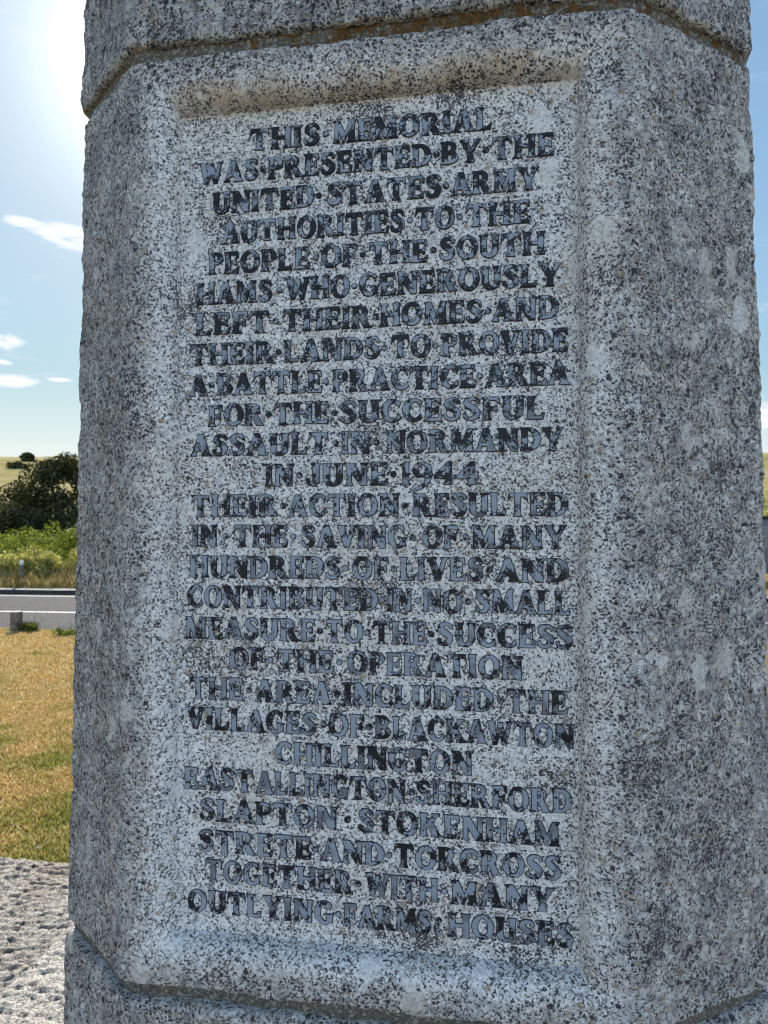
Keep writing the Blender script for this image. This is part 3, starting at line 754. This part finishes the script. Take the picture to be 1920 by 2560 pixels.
M_PAINT = simple('road_paint', (.55, .55, .53), (.80, .80, .78), 14, .6, .004, 60)
for nm, n0, wd in (('edge_line', N_LINE, .10), ('centre_line', N_MID, .13)):
    quad_sheet('road_marking', [rd(-400, n0 - wd / 2, .008), rd(400, n0 - wd / 2, .008), rd(400, n0 + wd / 2, .008), rd(-400, n0 + wd / 2, .008)], M_PAINT)
M_KERB = simple('kerb_concrete', (.26, .25, .24), (.44, .43, .41), 9, .8, .006, 40)
bm = bmesh.new()
for i in range(-60, 61):                       # kerbstones, each 0.9 m, in one run
    a0 = i * .915
    vs = [bm.verts.new(rd(a0 + s * .905, n, z)) for s in (0, 1) for n, z in ((0, -.05), (.02, .135), (.50, .145), (.50, -.05))]
    for q in ((0, 1, 5, 4), (1, 2, 6, 5), (2, 3, 7, 6), (0, 3, 2, 1), (4, 5, 6, 7)): bm.faces.new([vs[j] for j in q])
bmesh.ops.recalc_face_normals(bm, faces=bm.faces[:])
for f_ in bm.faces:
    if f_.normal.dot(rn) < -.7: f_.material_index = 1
M_KERB_SHADE = simple('kerb_face_shade', (.022, .021, .02), (.06, .058, .055), 6, .9)  # kerb front darkened in colour to paint in its shade
tag(link('kerb', mesh_bm('kerb', bm), [M_KERB, M_KERB_SHADE]), kind='structure')
M_VERGE = ground_material('verge_soil', .0)
quad_sheet('verge', [rd(-400, .48, .12), rd(400, .48, .12), rd(400, 30, .12), rd(-400, 30, .12)], M_VERGE)

# the dry hill behind everything
def hill_mesh():
    ang = np.linspace(-70, 70, 141); rad = np.array([70, 110, 160, 220, 280, 330, 370, 410, 470])
    prof = np.array([-.3, .5, 4.5, 12, 21, 27.2, 30.5, 31, 24])
    A, Rr = np.meshgrid(np.radians(ang), rad); P = np.meshgrid(ang, prof)[1]
    dirs = np.sin(A)[..., None] * np.array(r2) + np.cos(A)[..., None] * np.array(f2)
    xy = dirs * Rr[..., None] + np.array([CAM[0], CAM[1], 0])
    und = 1 + .09 * fbm(np.stack([A * 3, Rr / 170, A * 0], -1), 1.3, 3)
    xy[..., 2] = GZ + P * und
    idx = np.arange(A.size).reshape(A.shape)
    F = np.stack([idx[:-1, :-1], idx[:-1, 1:], idx[1:, 1:], idx[1:, :-1]], -1).reshape(-1, 4)
    return mesh_np('hill', xy.reshape(-1, 3), F)
m, g, b = material('stubble_hill')
tc = g.new('ShaderNodeTexCoord').outputs['Object']
base = g.cramp(g.noise(tc, .03, 5, .6), [(.35, (.30, .26, .10)), (.5, (.46, .37, .17)), (.68, (.58, .49, .27))])
base = g.mix(g.ramp(g.noise(tc, .5, 4), .5, .7, 0, .4), base, (.20, .17, .05))
g.put(b.inputs['Base Color'], base); b.inputs['Roughness'].default_value = 1; b.inputs['Specular IOR Level'].default_value = 0
tag(link('hill', hill_mesh(), [m]), kind='structure')

# ------------------------------------------------------------------ leaves, shrubs, trees
def leaf_material(name, c0, c1, c2, scale=1.2, trans=.35):
    m = bpy.data.materials.new(name); m.use_nodes = True; g = NG(m.node_tree)
    out = g.n['Material Output']; g.n.remove(g.n['Principled BSDF'])
    tc = g.new('ShaderNodeTexCoord').outputs['Object']
    rnd = g.new('ShaderNodeAttribute'); rnd.attribute_name = 'leaf'
    col = g.mix(g.ramp(g.noise(tc, scale, 4, .6), .32, .68), c0, c1)
    col = g.mix(g.ramp(rnd.outputs['Fac'], .55, 1.0), col, c2)
    d = g.new('ShaderNodeBsdfDiffuse'); t = g.new('ShaderNodeBsdfTranslucent'); gl = g.new('ShaderNodeBsdfGlossy')
    g.put(d.inputs[0], col); g.put(t.inputs[0], g.mix(.5, col, g.mix(1.0, col, (1.5, 1.35, .5), 'MULTIPLY')))
    gl.inputs['Roughness'].default_value = .45; gl.inputs[0].default_value = (.9, .9, .85, 1)
    a = g.new('ShaderNodeMixShader'); a.inputs[0].default_value = trans; g.l.new(d.outputs[0], a.inputs[1]); g.l.new(t.outputs[0], a.inputs[2])
    c = g.new('ShaderNodeMixShader'); c.inputs[0].default_value = .03; g.l.new(a.outputs[0], c.inputs[1]); g.l.new(gl.outputs[0], c.inputs[2])
    g.l.new(c.outputs[0], out.inputs['Surface'])
    return m
M_BARK = simple('bark', (.05, .038, .028), (.14, .11, .08), 6, .9, .02, 20)

def leaves(clumps, n, size, seed, up=.25):
    """leaf quads scattered over the shells of many small clumps: (centre, radius) list"""
    r = np.random.default_rng(seed)
    cc = np.array([c for c, _ in clumps]); cr = np.array([q for _, q in clumps])
    pick = r.choice(len(clumps), n, p=cr ** 2 / (cr ** 2).sum())
    d = r.normal(size=(n, 3)); d /= np.linalg.norm(d, axis=1)[:, None]
    pos = cc[pick] + d * (cr[pick] * (r.random(n) ** .35))[:, None] * np.array([1, 1, .85])
    nm = d * .6 + r.normal(size=(n, 3)) * .6 + np.array([0, 0, up]); nm /= np.linalg.norm(nm, axis=1)[:, None]
    t = np.cross(nm, r.normal(size=(n, 3))); t /= np.linalg.norm(t, axis=1)[:, None]; bt = np.cross(nm, t)
    s = size * (.5 + r.random(n)); sl = s[:, None]
    V = np.stack([pos - t * sl, pos - bt * sl * .45, pos + t * sl, pos + bt * sl * .45], 1).reshape(-1, 3)
    F = np.arange(4 * n).reshape(n, 4)
    return V, F, np.repeat(r.random(n), 4)
def leaf_obj(name, V, F, at_, mat, parent):
    me = mesh_np(name, V, F, smooth=False); a = me.attributes.new('leaf', 'FLOAT', 'POINT'); a.data.foreach_set('value', at_.astype(np.float32))
    return link(name, me, [mat], parent)

def tree(base, height, width, seed, mat, label, n=7000, leaf=.13, group=None, trunk_h=.28, name='tree'):
    r = random.Random(seed); root = empty(name, base); tag(root, label, 'tree', group)
    bm = bmesh.new(); th = height * trunk_h; rad = width * .035
    tube(bm, [(0, 0, -.1), (.05 * width * .2, 0, th * .5), (0, .05, th), (.04, .03, height * .6)], [rad * 1.5, rad * 1.1, rad, rad * .45])
    clumps = []
    for k in range(46):
        a = r.uniform(0, 2 * math.pi); q = r.random() ** .5; hz = r.random()
        prof = math.sin(math.pi * min(1, max(.06, .12 + hz * .86))) ** .6
        p = Vector((math.cos(a) * q * width * .42 * prof, math.sin(a) * q * width * .42 * prof, th * .55 + hz * (height * .93 - th * .55)))
        clumps.append((tuple(p), r.uniform(.09, .17) * width * (.75 + .4 * prof)))
        if k % 4 == 0: tube(bm, [(0, .04, th * .8), tuple(p * .5 + Vector((0, 0, th * .4))), tuple(p)], [rad * .45, rad * .25, rad * .08], 6)
    link('trunk', mesh_bm('trunk', bm, True), [M_BARK], root)
    V, F, A = leaves(clumps, n, leaf, seed); leaf_obj('crown', V, F, A, mat, root)
    return root
def shrub(base, w, d, h, seed, mat, label, n=3000, leaf=.06, group=None, name='shrub', nc=30, cat='shrub'):
    r = random.Random(seed); root = empty(name, base); tag(root, label, cat, group); clumps = []; bm = bmesh.new()
    for k in range(nc):
        x, y = r.uniform(-1, 1), r.uniform(-1, 1); dome = max(.25, 1 - .55 * (x * x + y * y))
        z = h * dome * r.uniform(.25, .9); cr = r.uniform(.16, .26) * min(h, w)
        clumps.append(((x * (w / 2 - cr * .6), y * (d / 2 - cr * .6), z), cr))
        if k % 5 == 0: tube(bm, [(x * .2, y * .2, -.1), (x * w * .3, y * d * .3, z * .6), (x * w * .4, y * d * .4, z)], [.03, .02, .008], 5)
    link('stems', mesh_bm('stems', bm, True), [M_BARK], root)
    V, F, A = leaves(clumps, n, leaf, seed, .5); leaf_obj('foliage', V, F, A, mat, root)
    return root
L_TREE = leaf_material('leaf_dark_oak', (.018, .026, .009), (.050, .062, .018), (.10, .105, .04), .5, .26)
L_TREE2 = leaf_material('leaf_olive', (.045, .055, .018), (.09, .10, .03), (.14, .13, .05), .8, .32)
L_BRAM = leaf_material('leaf_bramble', (.08, .13, .015), (.20, .27, .03), (.36, .40, .08), 1.6, .5)
L_YEL = leaf_material('leaf_yellowing', (.16, .19, .03), (.42, .40, .09), (.72, .68, .40), 2.2, .5)
L_HAY = leaf_material('leaf_dry_weeds', (.12, .11, .04), (.24, .19, .08), (.42, .36, .20), 2.0, .4)

def foot_of(px, depth, z=GZ): p = at(px, 1292, depth); return Vector((p.x, p.y, z))
tree(foot_of(152, 42), 6.0, 6.6, 11, L_TREE, 'large dark round-crowned tree left of the obelisk', 26000, .10)
tree(foot_of(-70, 37), 5.1, 4.6, 12, L_TREE2, 'olive-green tree cut by the left edge of the picture', 17000, .10)
tree(foot_of(330, 47), 5.2, 6.0, 13, L_TREE, 'dark tree hidden mostly behind the obelisk', 8000, .12)
for px, dp, h, w, sd_, lab in ((68, 262, 3.2, 5.5, 21, 'small dark tree on the hill behind the round-crowned tree'), (44, 232, 2.0, 6.5, 22, 'low dark hedge tree on the hill, lower of the pair'),
                               ):
    p = foot_of(px, dp); r_ = math.hypot(p.x - CAM[0], p.y - CAM[1]); z_ = GZ + np.interp(r_, [70, 110, 160, 220, 280, 330], [-.3, .5, 4.5, 12, 21, 27.2]) - .4
    tree(Vector((p.x, p.y, z_)), h, w, sd_, L_TREE, lab, 1600, .5, 'trees on the hill', .1)
VZ = GZ + .12
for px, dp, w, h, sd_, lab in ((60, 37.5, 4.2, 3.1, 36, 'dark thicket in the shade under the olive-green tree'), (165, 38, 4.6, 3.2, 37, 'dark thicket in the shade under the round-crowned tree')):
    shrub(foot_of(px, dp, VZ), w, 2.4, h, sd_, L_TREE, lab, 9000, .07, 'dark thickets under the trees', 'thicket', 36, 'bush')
for px, dp, w, h, sd_, lab in ((40, 31, 3.2, 2.15, 31, 'green bramble mound in front of the olive tree'), (120, 32, 3.4, 2.2, 32, 'tall green bramble mound in front of the dark tree'),
                               (205, 33, 3.4, 2.05, 33, 'green bramble mound against the obelisk edge'), (-40, 30, 3, 2.0, 34, 'green bramble mound at the left picture edge')):
    shrub(foot_of(px, dp, VZ), w, 2.6, h, sd_, L_BRAM, lab, 7000, .055, 'bramble mounds beyond the road', 'bramble_bush', 36, 'bush')
for px, dp, w, h, sd_, lab, mt in ((5, 26.5, 1.5, 1.35, 41, 'yellow-leaved shrub at the left picture edge behind the kerb', L_YEL), (40, 26.0, 1.3, 1.25, 42, 'yellowing shrub right behind the slim post', L_YEL),
                                   (85, 27.0, 1.6, 1.45, 43, 'pale flowering shrub between the slim post and the obelisk', L_YEL), (128, 26.2, 1.4, 1.2, 44, 'pale dry-leaved shrub beyond the kerb', L_YEL),
                                   (170, 26.8, 1.6, 1.4, 45, 'yellow-green shrub touching the obelisk edge', L_YEL), (-35, 27, 1.5, 1.3, 46, 'yellow-green shrub outside the left edge', L_YEL),
                                   (20, 28.3, 1.8, 1.6, 47, 'green shrub behind the yellow-leaved shrub', L_BRAM), (110, 28.6, 2.0, 1.75, 48, 'green shrub behind the pale flowering shrub', L_BRAM)):
    shrub(foot_of(px, dp, VZ), w, 1.3, h, sd_, mt, lab, 4200, .042, 'shrubs along the verge', 'shrub', 26)
shrub(foot_of(1950, 33, VZ), 4.6, 2.2, 4.1, 51, L_BRAM, 'tall green bush behind the van at the right edge', 7000, .06, None, 'tall_bush', 36, 'bush')

# grass: blades where the lawn is seen, taller dry weeds on the verge
def blades(pos, h, wd, seed, lean=.35):
    r = np.random.default_rng(seed); n = len(pos)
    a = r.random(n) * 2 * math.pi; dx = np.stack([np.cos(a), np.sin(a), np.zeros(n)], 1)
    b_ = r.random(n) * 2 * math.pi; ln = np.stack([np.cos(b_), np.sin(b_), np.zeros(n)], 1) * (r.random(n) * lean)[:, None]
    hh = (h * (.35 + r.random(n)))[:, None] if np.ndim(h) == 0 else (h * (.35 + r.random(n)))[:, None]
    tip = pos + (ln + np.array([0, 0, 1])) * hh
    mid = pos + (ln * .35 + np.array([0, 0, .55])) * hh
    w_ = dx * wd
    V = np.stack([pos - w_ / 2, pos + w_ / 2, mid + w_ * .35, tip], 1).reshape(-1, 3)
    return V, np.arange(4 * n).reshape(n, 4), np.repeat(r.random(n), 4)
r = np.random.default_rng(99)
n = 170000
dep = (4.3 ** 2 + (16.2 ** 2 - 4.3 ** 2) * r.random(n)) ** .5
dep = np.where(r.random(n) < .45, 4.3 + (dep - 4.3) * .45, dep)
px = -220 + r.random(n) * 520
gp = np.array([CAM[0], CAM[1], 0]) + dep[:, None] * np.array(f2) + ((px - 960) / 1850 * dep)[:, None] * np.array(r2); gp[:, 2] = GZ
ok_ = ((gp - np.array(K0)) @ np.array(rn) < N_NEAR - .05 + .25 * fbm(gp, .9, 2)) & ~((gp[:, 0] > -2.15) & (gp[:, 1] < 1.5))
gp = gp[ok_]; dep = dep[ok_]
tuf = fbm(gp * np.array([1, 1, 0]), 1.3, 3)
V, F, A = blades(gp, .022 + .020 * np.clip(tuf + .4, 0, 1.2), .0055 + .0005 * dep[:, None], 5, .9)
def lawn_blade_material():
    m = bpy.data.materials.new('lawn_blades'); m.use_nodes = True; g = NG(m.node_tree)
    out = g.n['Material Output']; g.n.remove(g.n['Principled BSDF'])
    tc = g.new('ShaderNodeTexCoord').outputs['Object']; at_ = g.new('ShaderNodeAttribute'); at_.attribute_name = 'leaf'
    dry = g.cramp(at_.outputs['Fac'], [(0, (.36, .21, .05)), (.45, (.58, .39, .13)), (.8, (.76, .58, .27)), (1, (.90, .82, .58))])
    gre = g.cramp(at_.outputs['Fac'], [(0, (.10, .14, .02)), (.6, (.26, .29, .05)), (1, (.52, .50, .18))])
    gr = g.math('ADD', g.noise(tc, 1.5, 5, .7), g.ramp(g.vmath('DISTANCE', tc, tuple(float(c) for c in (CAM[0], CAM[1], GZ))), 4.5, 11.0, .10, -.06))
    col = g.mix(g.ramp(gr, .42, .68, 0, .9), dry, gre)
    d = g.new('ShaderNodeBsdfDiffuse'); t = g.new('ShaderNodeBsdfTranslucent'); g.put(d.inputs[0], col); g.put(t.inputs[0], col)
    a = g.new('ShaderNodeMixShader'); a.inputs[0].default_value = .45; g.l.new(d.outputs[0], a.inputs[1]); g.l.new(t.outputs[0], a.inputs[2]); g.l.new(a.outputs[0], out.inputs['Surface'])
    return m
tag(leaf_obj('dry_grass', V, F, A, lawn_blade_material(), None), 'short sun-bleached grass between the plinth and the road', 'grass', kind='stuff')
n = 14000
tt = r.random(n) * 16 - 6; nn = .55 + r.random(n) ** 1.4 * 3.2
vp = np.array(K0) + tt[:, None] * np.array(rt) + nn[:, None] * np.array(rn); vp[:, 2] = VZ
V, F, A = blades(vp, .22 + .10 * nn, .016, 6, .5)
tag(leaf_obj('verge_weeds', V, F, A, L_HAY, None), 'tall dry grass and weeds along the kerb under the shrubs', 'grass', kind='stuff')

# ------------------------------------------------------------------ bollard, post, weeds, stones
M_WOOD = simple('weathered_timber', (.10, .080, .062), (.24, .20, .165), 14, .8, .006, 60)
M_ENDGRAIN = simple('sunlit_end_grain', (.42, .38, .32), (.62, .58, .52), 30, .7, .003, 90)  # top coloured paler than the sides to paint in sunlight
root = empty('timber_bollard', on_ground(41, 1576)); tag(root, 'short round timber bollard with a sunlit-toned sawn top beside the road', 'bollard')
bm = bmesh.new(); tube(bm, [(0, 0, -.1), (0, 0, .15), (.004, 0, .385), (.004, 0, .40)], [.122, .119, .117, .108], 20); link('post', mesh_bm('post', bm, False), [M_WOOD], root)
bm = bmesh.new(); tube(bm, [(.004, 0, .4005), (.004, 0, .404)], [.106, .100], 20); link('sawn_top', mesh_bm('sawn_top', bm), [M_ENDGRAIN], root)
M_WHITE = simple('white_paint', (.55, .57, .60), (.75, .76, .78), 20, .5)
root = empty('marker_post', foot_of(54, 24.6, VZ)); tag(root, 'slim grey timber post with a white top among the weeds behind the kerb', 'post')
bm = bmesh.new(); box(bm, -.045, .045, -.045, .045, -.1, .78, .008); link('post', mesh_bm('post', bm), [M_WOOD], root)
bm = bmesh.new(); box(bm, -.050, .050, -.050, .050, .70, .84, .012); link('white_cap', mesh_bm('white_cap', bm), [M_WHITE], root)

def clump_of_grass(base, n, h, spread, seed, mat, label, cat='plant', name='grass_tuft'):
    r_ = np.random.default_rng(seed); p = np.array(base) + np.stack([r_.normal(size=n) * spread, r_.normal(size=n) * spread * .6, np.zeros(n)], 1)
    V, F, A = blades(p, h, .008, seed, .9)
    o = leaf_obj(name, V - np.array(base), F, A, mat, None); o.location = base
    return tag(o, label, cat)
clump_of_grass(on_ground(68, 1577), 420, .17, .10, 61, L_TREE2, 'dark tuft of long grass growing against the timber bollard')
def flower_weed(base, seed, label, nst, h, spread, petal):
    r_ = random.Random(seed); root = empty('flowering_weed', base); tag(root, label, 'plant')
    bm = bmesh.new(); bf = bmesh.new()
    for k in range(nst):
        x, y = r_.gauss(0, spread), r_.gauss(0, spread); hh = h * r_.uniform(.6, 1.15); tx, ty = x + r_.gauss(0, .05), y + r_.gauss(0, .05)
        tube(bm, [(0, 0, -.02), (x * .5, y * .5, .02), ((x + tx) / 2, (y + ty) / 2, hh * .5), (tx, ty, hh)], [.004, .004, .003, .002], 4, False)
        for j in range(5):
            a_ = j * 2 * math.pi / 5; c = Vector((tx + r_.gauss(0, .015), ty + r_.gauss(0, .015), hh + r_.gauss(0, .02)))
            q = [bf.verts.new(c + Vector(o_)) for o_ in ((0, 0, 0), (math.cos(a_ - .5) * .016, math.sin(a_ - .5) * .016, .008), (math.cos(a_) * .024, math.sin(a_) * .024, .006), (math.cos(a_ + .5) * .016, math.sin(a_ + .5) * .016, .008))]
            bf.faces.new(q)
    link('stems', mesh_bm('stems', bm), [L_BRAM], root); link('blossoms', mesh_bm('blossoms', bf), [petal], root)
    cl_ = [((r_.gauss(0, spread), r_.gauss(0, spread * .7), r_.uniform(.02, h * .4)), .06) for _ in range(14)]
    V, F, A = leaves(cl_, 500, .022, seed); leaf_obj('leaves', V, F, A, L_BRAM, root)
M_LILAC = simple('lilac_petals', (.52, .50, .66), (.72, .70, .80), 30, .6); M_CREAM = simple('cream_petals', (.66, .64, .55), (.80, .78, .70), 30, .6)
flower_weed(on_ground(163, 1588), 71, 'low weed with pale lilac flowers at the lawn edge near the obelisk', 26, .26, .13, M_LILAC)
flower_weed(on_ground(79, 1578), 72, 'thin cream-flowered weed rising in front of the road', 7, .42, .06, M_CREAM)
M_PEB = simple('pale_stone', (.45, .43, .40), (.66, .64, .61), 20, .8, .01, 40)
def pebble(base, s, seed, label):
    bm = bmesh.new(); bmesh.ops.create_icosphere(bm, subdivisions=3, radius=1)
    for v_ in bm.verts:
        v_.co *= 1 + .25 * float(pnoise(np.array(v_.co) * 1.4 + seed)); v_.co = Vector((v_.co.x * s, v_.co.y * s * .7, v_.co.z * s * .45))
    o = link('pebble', mesh_bm('pebble', bm, True), [M_PEB]); o.location = Vector(base) + Vector((0, 0, s * .3)); tag(o, label, 'stone', 'stones in the grass')
pebble(on_ground(38, 1579) - f2 * .22, .055, 1.2, 'pale stone lying at the foot of the timber bollard')
pebble(on_ground(95, 2122), .022, 2.2, 'pale stone on the bare patch by the plinth, left of the other')
pebble(on_ground(128, 2128), .016, 3.2, 'small pale stone on the bare patch by the plinth, nearer the obelisk')

# ------------------------------------------------------------------ van seen at the right edge
M_VBODY, g, b = material('blue_grey_paint'); b.inputs['Base Color'].default_value = (.075, .095, .13, 1); b.inputs['Roughness'].default_value = .35; b.inputs['Coat Weight'].default_value = .4
M_VGREY, g, b = material('grey_panel_paint'); b.inputs['Base Color'].default_value = (.16, .17, .185, 1); b.inputs['Roughness'].default_value = .4
M_GLASS, g, b = material('dark_glass'); b.inputs['Base Color'].default_value = (.03, .035, .04, 1); b.inputs['Roughness'].default_value = .08
M_TYRE = simple('tyre_rubber', (.012, .012, .012), (.03, .03, .03), 20, .8)
M_RIM2, g, b = material('wheel_metal'); b.inputs['Base Color'].default_value = (.5, .5, .52, 1); b.inputs['Metallic'].default_value = .8; b.inputs['Roughness'].default_value = .4
vp_ = foot_of(1965, 25.6, VZ)
van = empty('parked_van', vp_, math.atan2(rt.y, rt.x)); tag(van, 'blue-grey van with a dark roof parked beyond the road at the right edge', 'van')
prof = [(-2.3, .38), (2.35, .38), (2.42, .55), (2.38, .98), (1.75, 1.18), (1.25, 2.05), (1.0, 2.18), (-2.2, 2.2), (-2.32, 2.05)]
def extr(pts, y0, y1, name, mat, bevel=.05):
    bm = bmesh.new(); A_ = [bm.verts.new((x, y0, z)) for x, z in pts]; B_ = [bm.verts.new((x, y1, z)) for x, z in pts]
    bm.faces.new(A_); bm.faces.new(B_[::-1])
    for i in range(len(pts)): j = (i + 1) % len(pts); bm.faces.new((A_[i], B_[i], B_[j], A_[j]))
    bmesh.ops.recalc_face_normals(bm, faces=bm.faces[:])
    if bevel: bmesh.ops.bevel(bm, geom=bm.edges[:], offset=bevel, segments=2, affect='EDGES', profile=.5)
    return link(name, mesh_bm(name, bm), [mat], van)
extr(prof, -.92, .92, 'body', M_VBODY)
extr([(-2.26, 1.22), (1.60, 1.22), (1.22, 1.98), (-2.26, 1.98)], -.935, .935, 'window', M_VGREY, .02)
extr([(-2.34, 2.17), (1.06, 2.17), (.98, 2.30), (-2.30, 2.30)], -.88, .88, 'roof', M_TYRE, .03)
extr([(1.80, 1.19), (1.74, 1.22), (1.27, 2.02), (1.33, 2.0)], -.80, .80, 'windscreen', M_GLASS, 0)
extr([(-2.42, .36), (-2.28, .36), (-2.28, .62), (-2.42, .60)], -.93, .93, 'bumper', M_TYRE, .02)
for x_ in (-1.5, 1.5):
    for y_ in (-.86, .86):
        bm = bmesh.new(); tube(bm, [(x_, y_ - .1, .33), (x_, y_ - .09, .33), (x_, y_ + .09, .33), (x_, y_ + .1, .33)], [.28, .33, .33, .28], 24); w_ = link('wheel', mesh_bm('wheel', bm), [M_TYRE], van)
        bm = bmesh.new(); tube(bm, [(x_, y_ - .112, .33), (x_, y_ + .112, .33)], [.19, .19], 20); link('rim', mesh_bm('rim', bm), [M_RIM2], w_)
for y_ in (-.68, .68):
    bm = bmesh.new(); box(bm, 2.37, 2.44, y_ - .14, y_ + .14, .72, .90, .02); link('headlight', mesh_bm('headlight', bm), [M_WHITE], van)
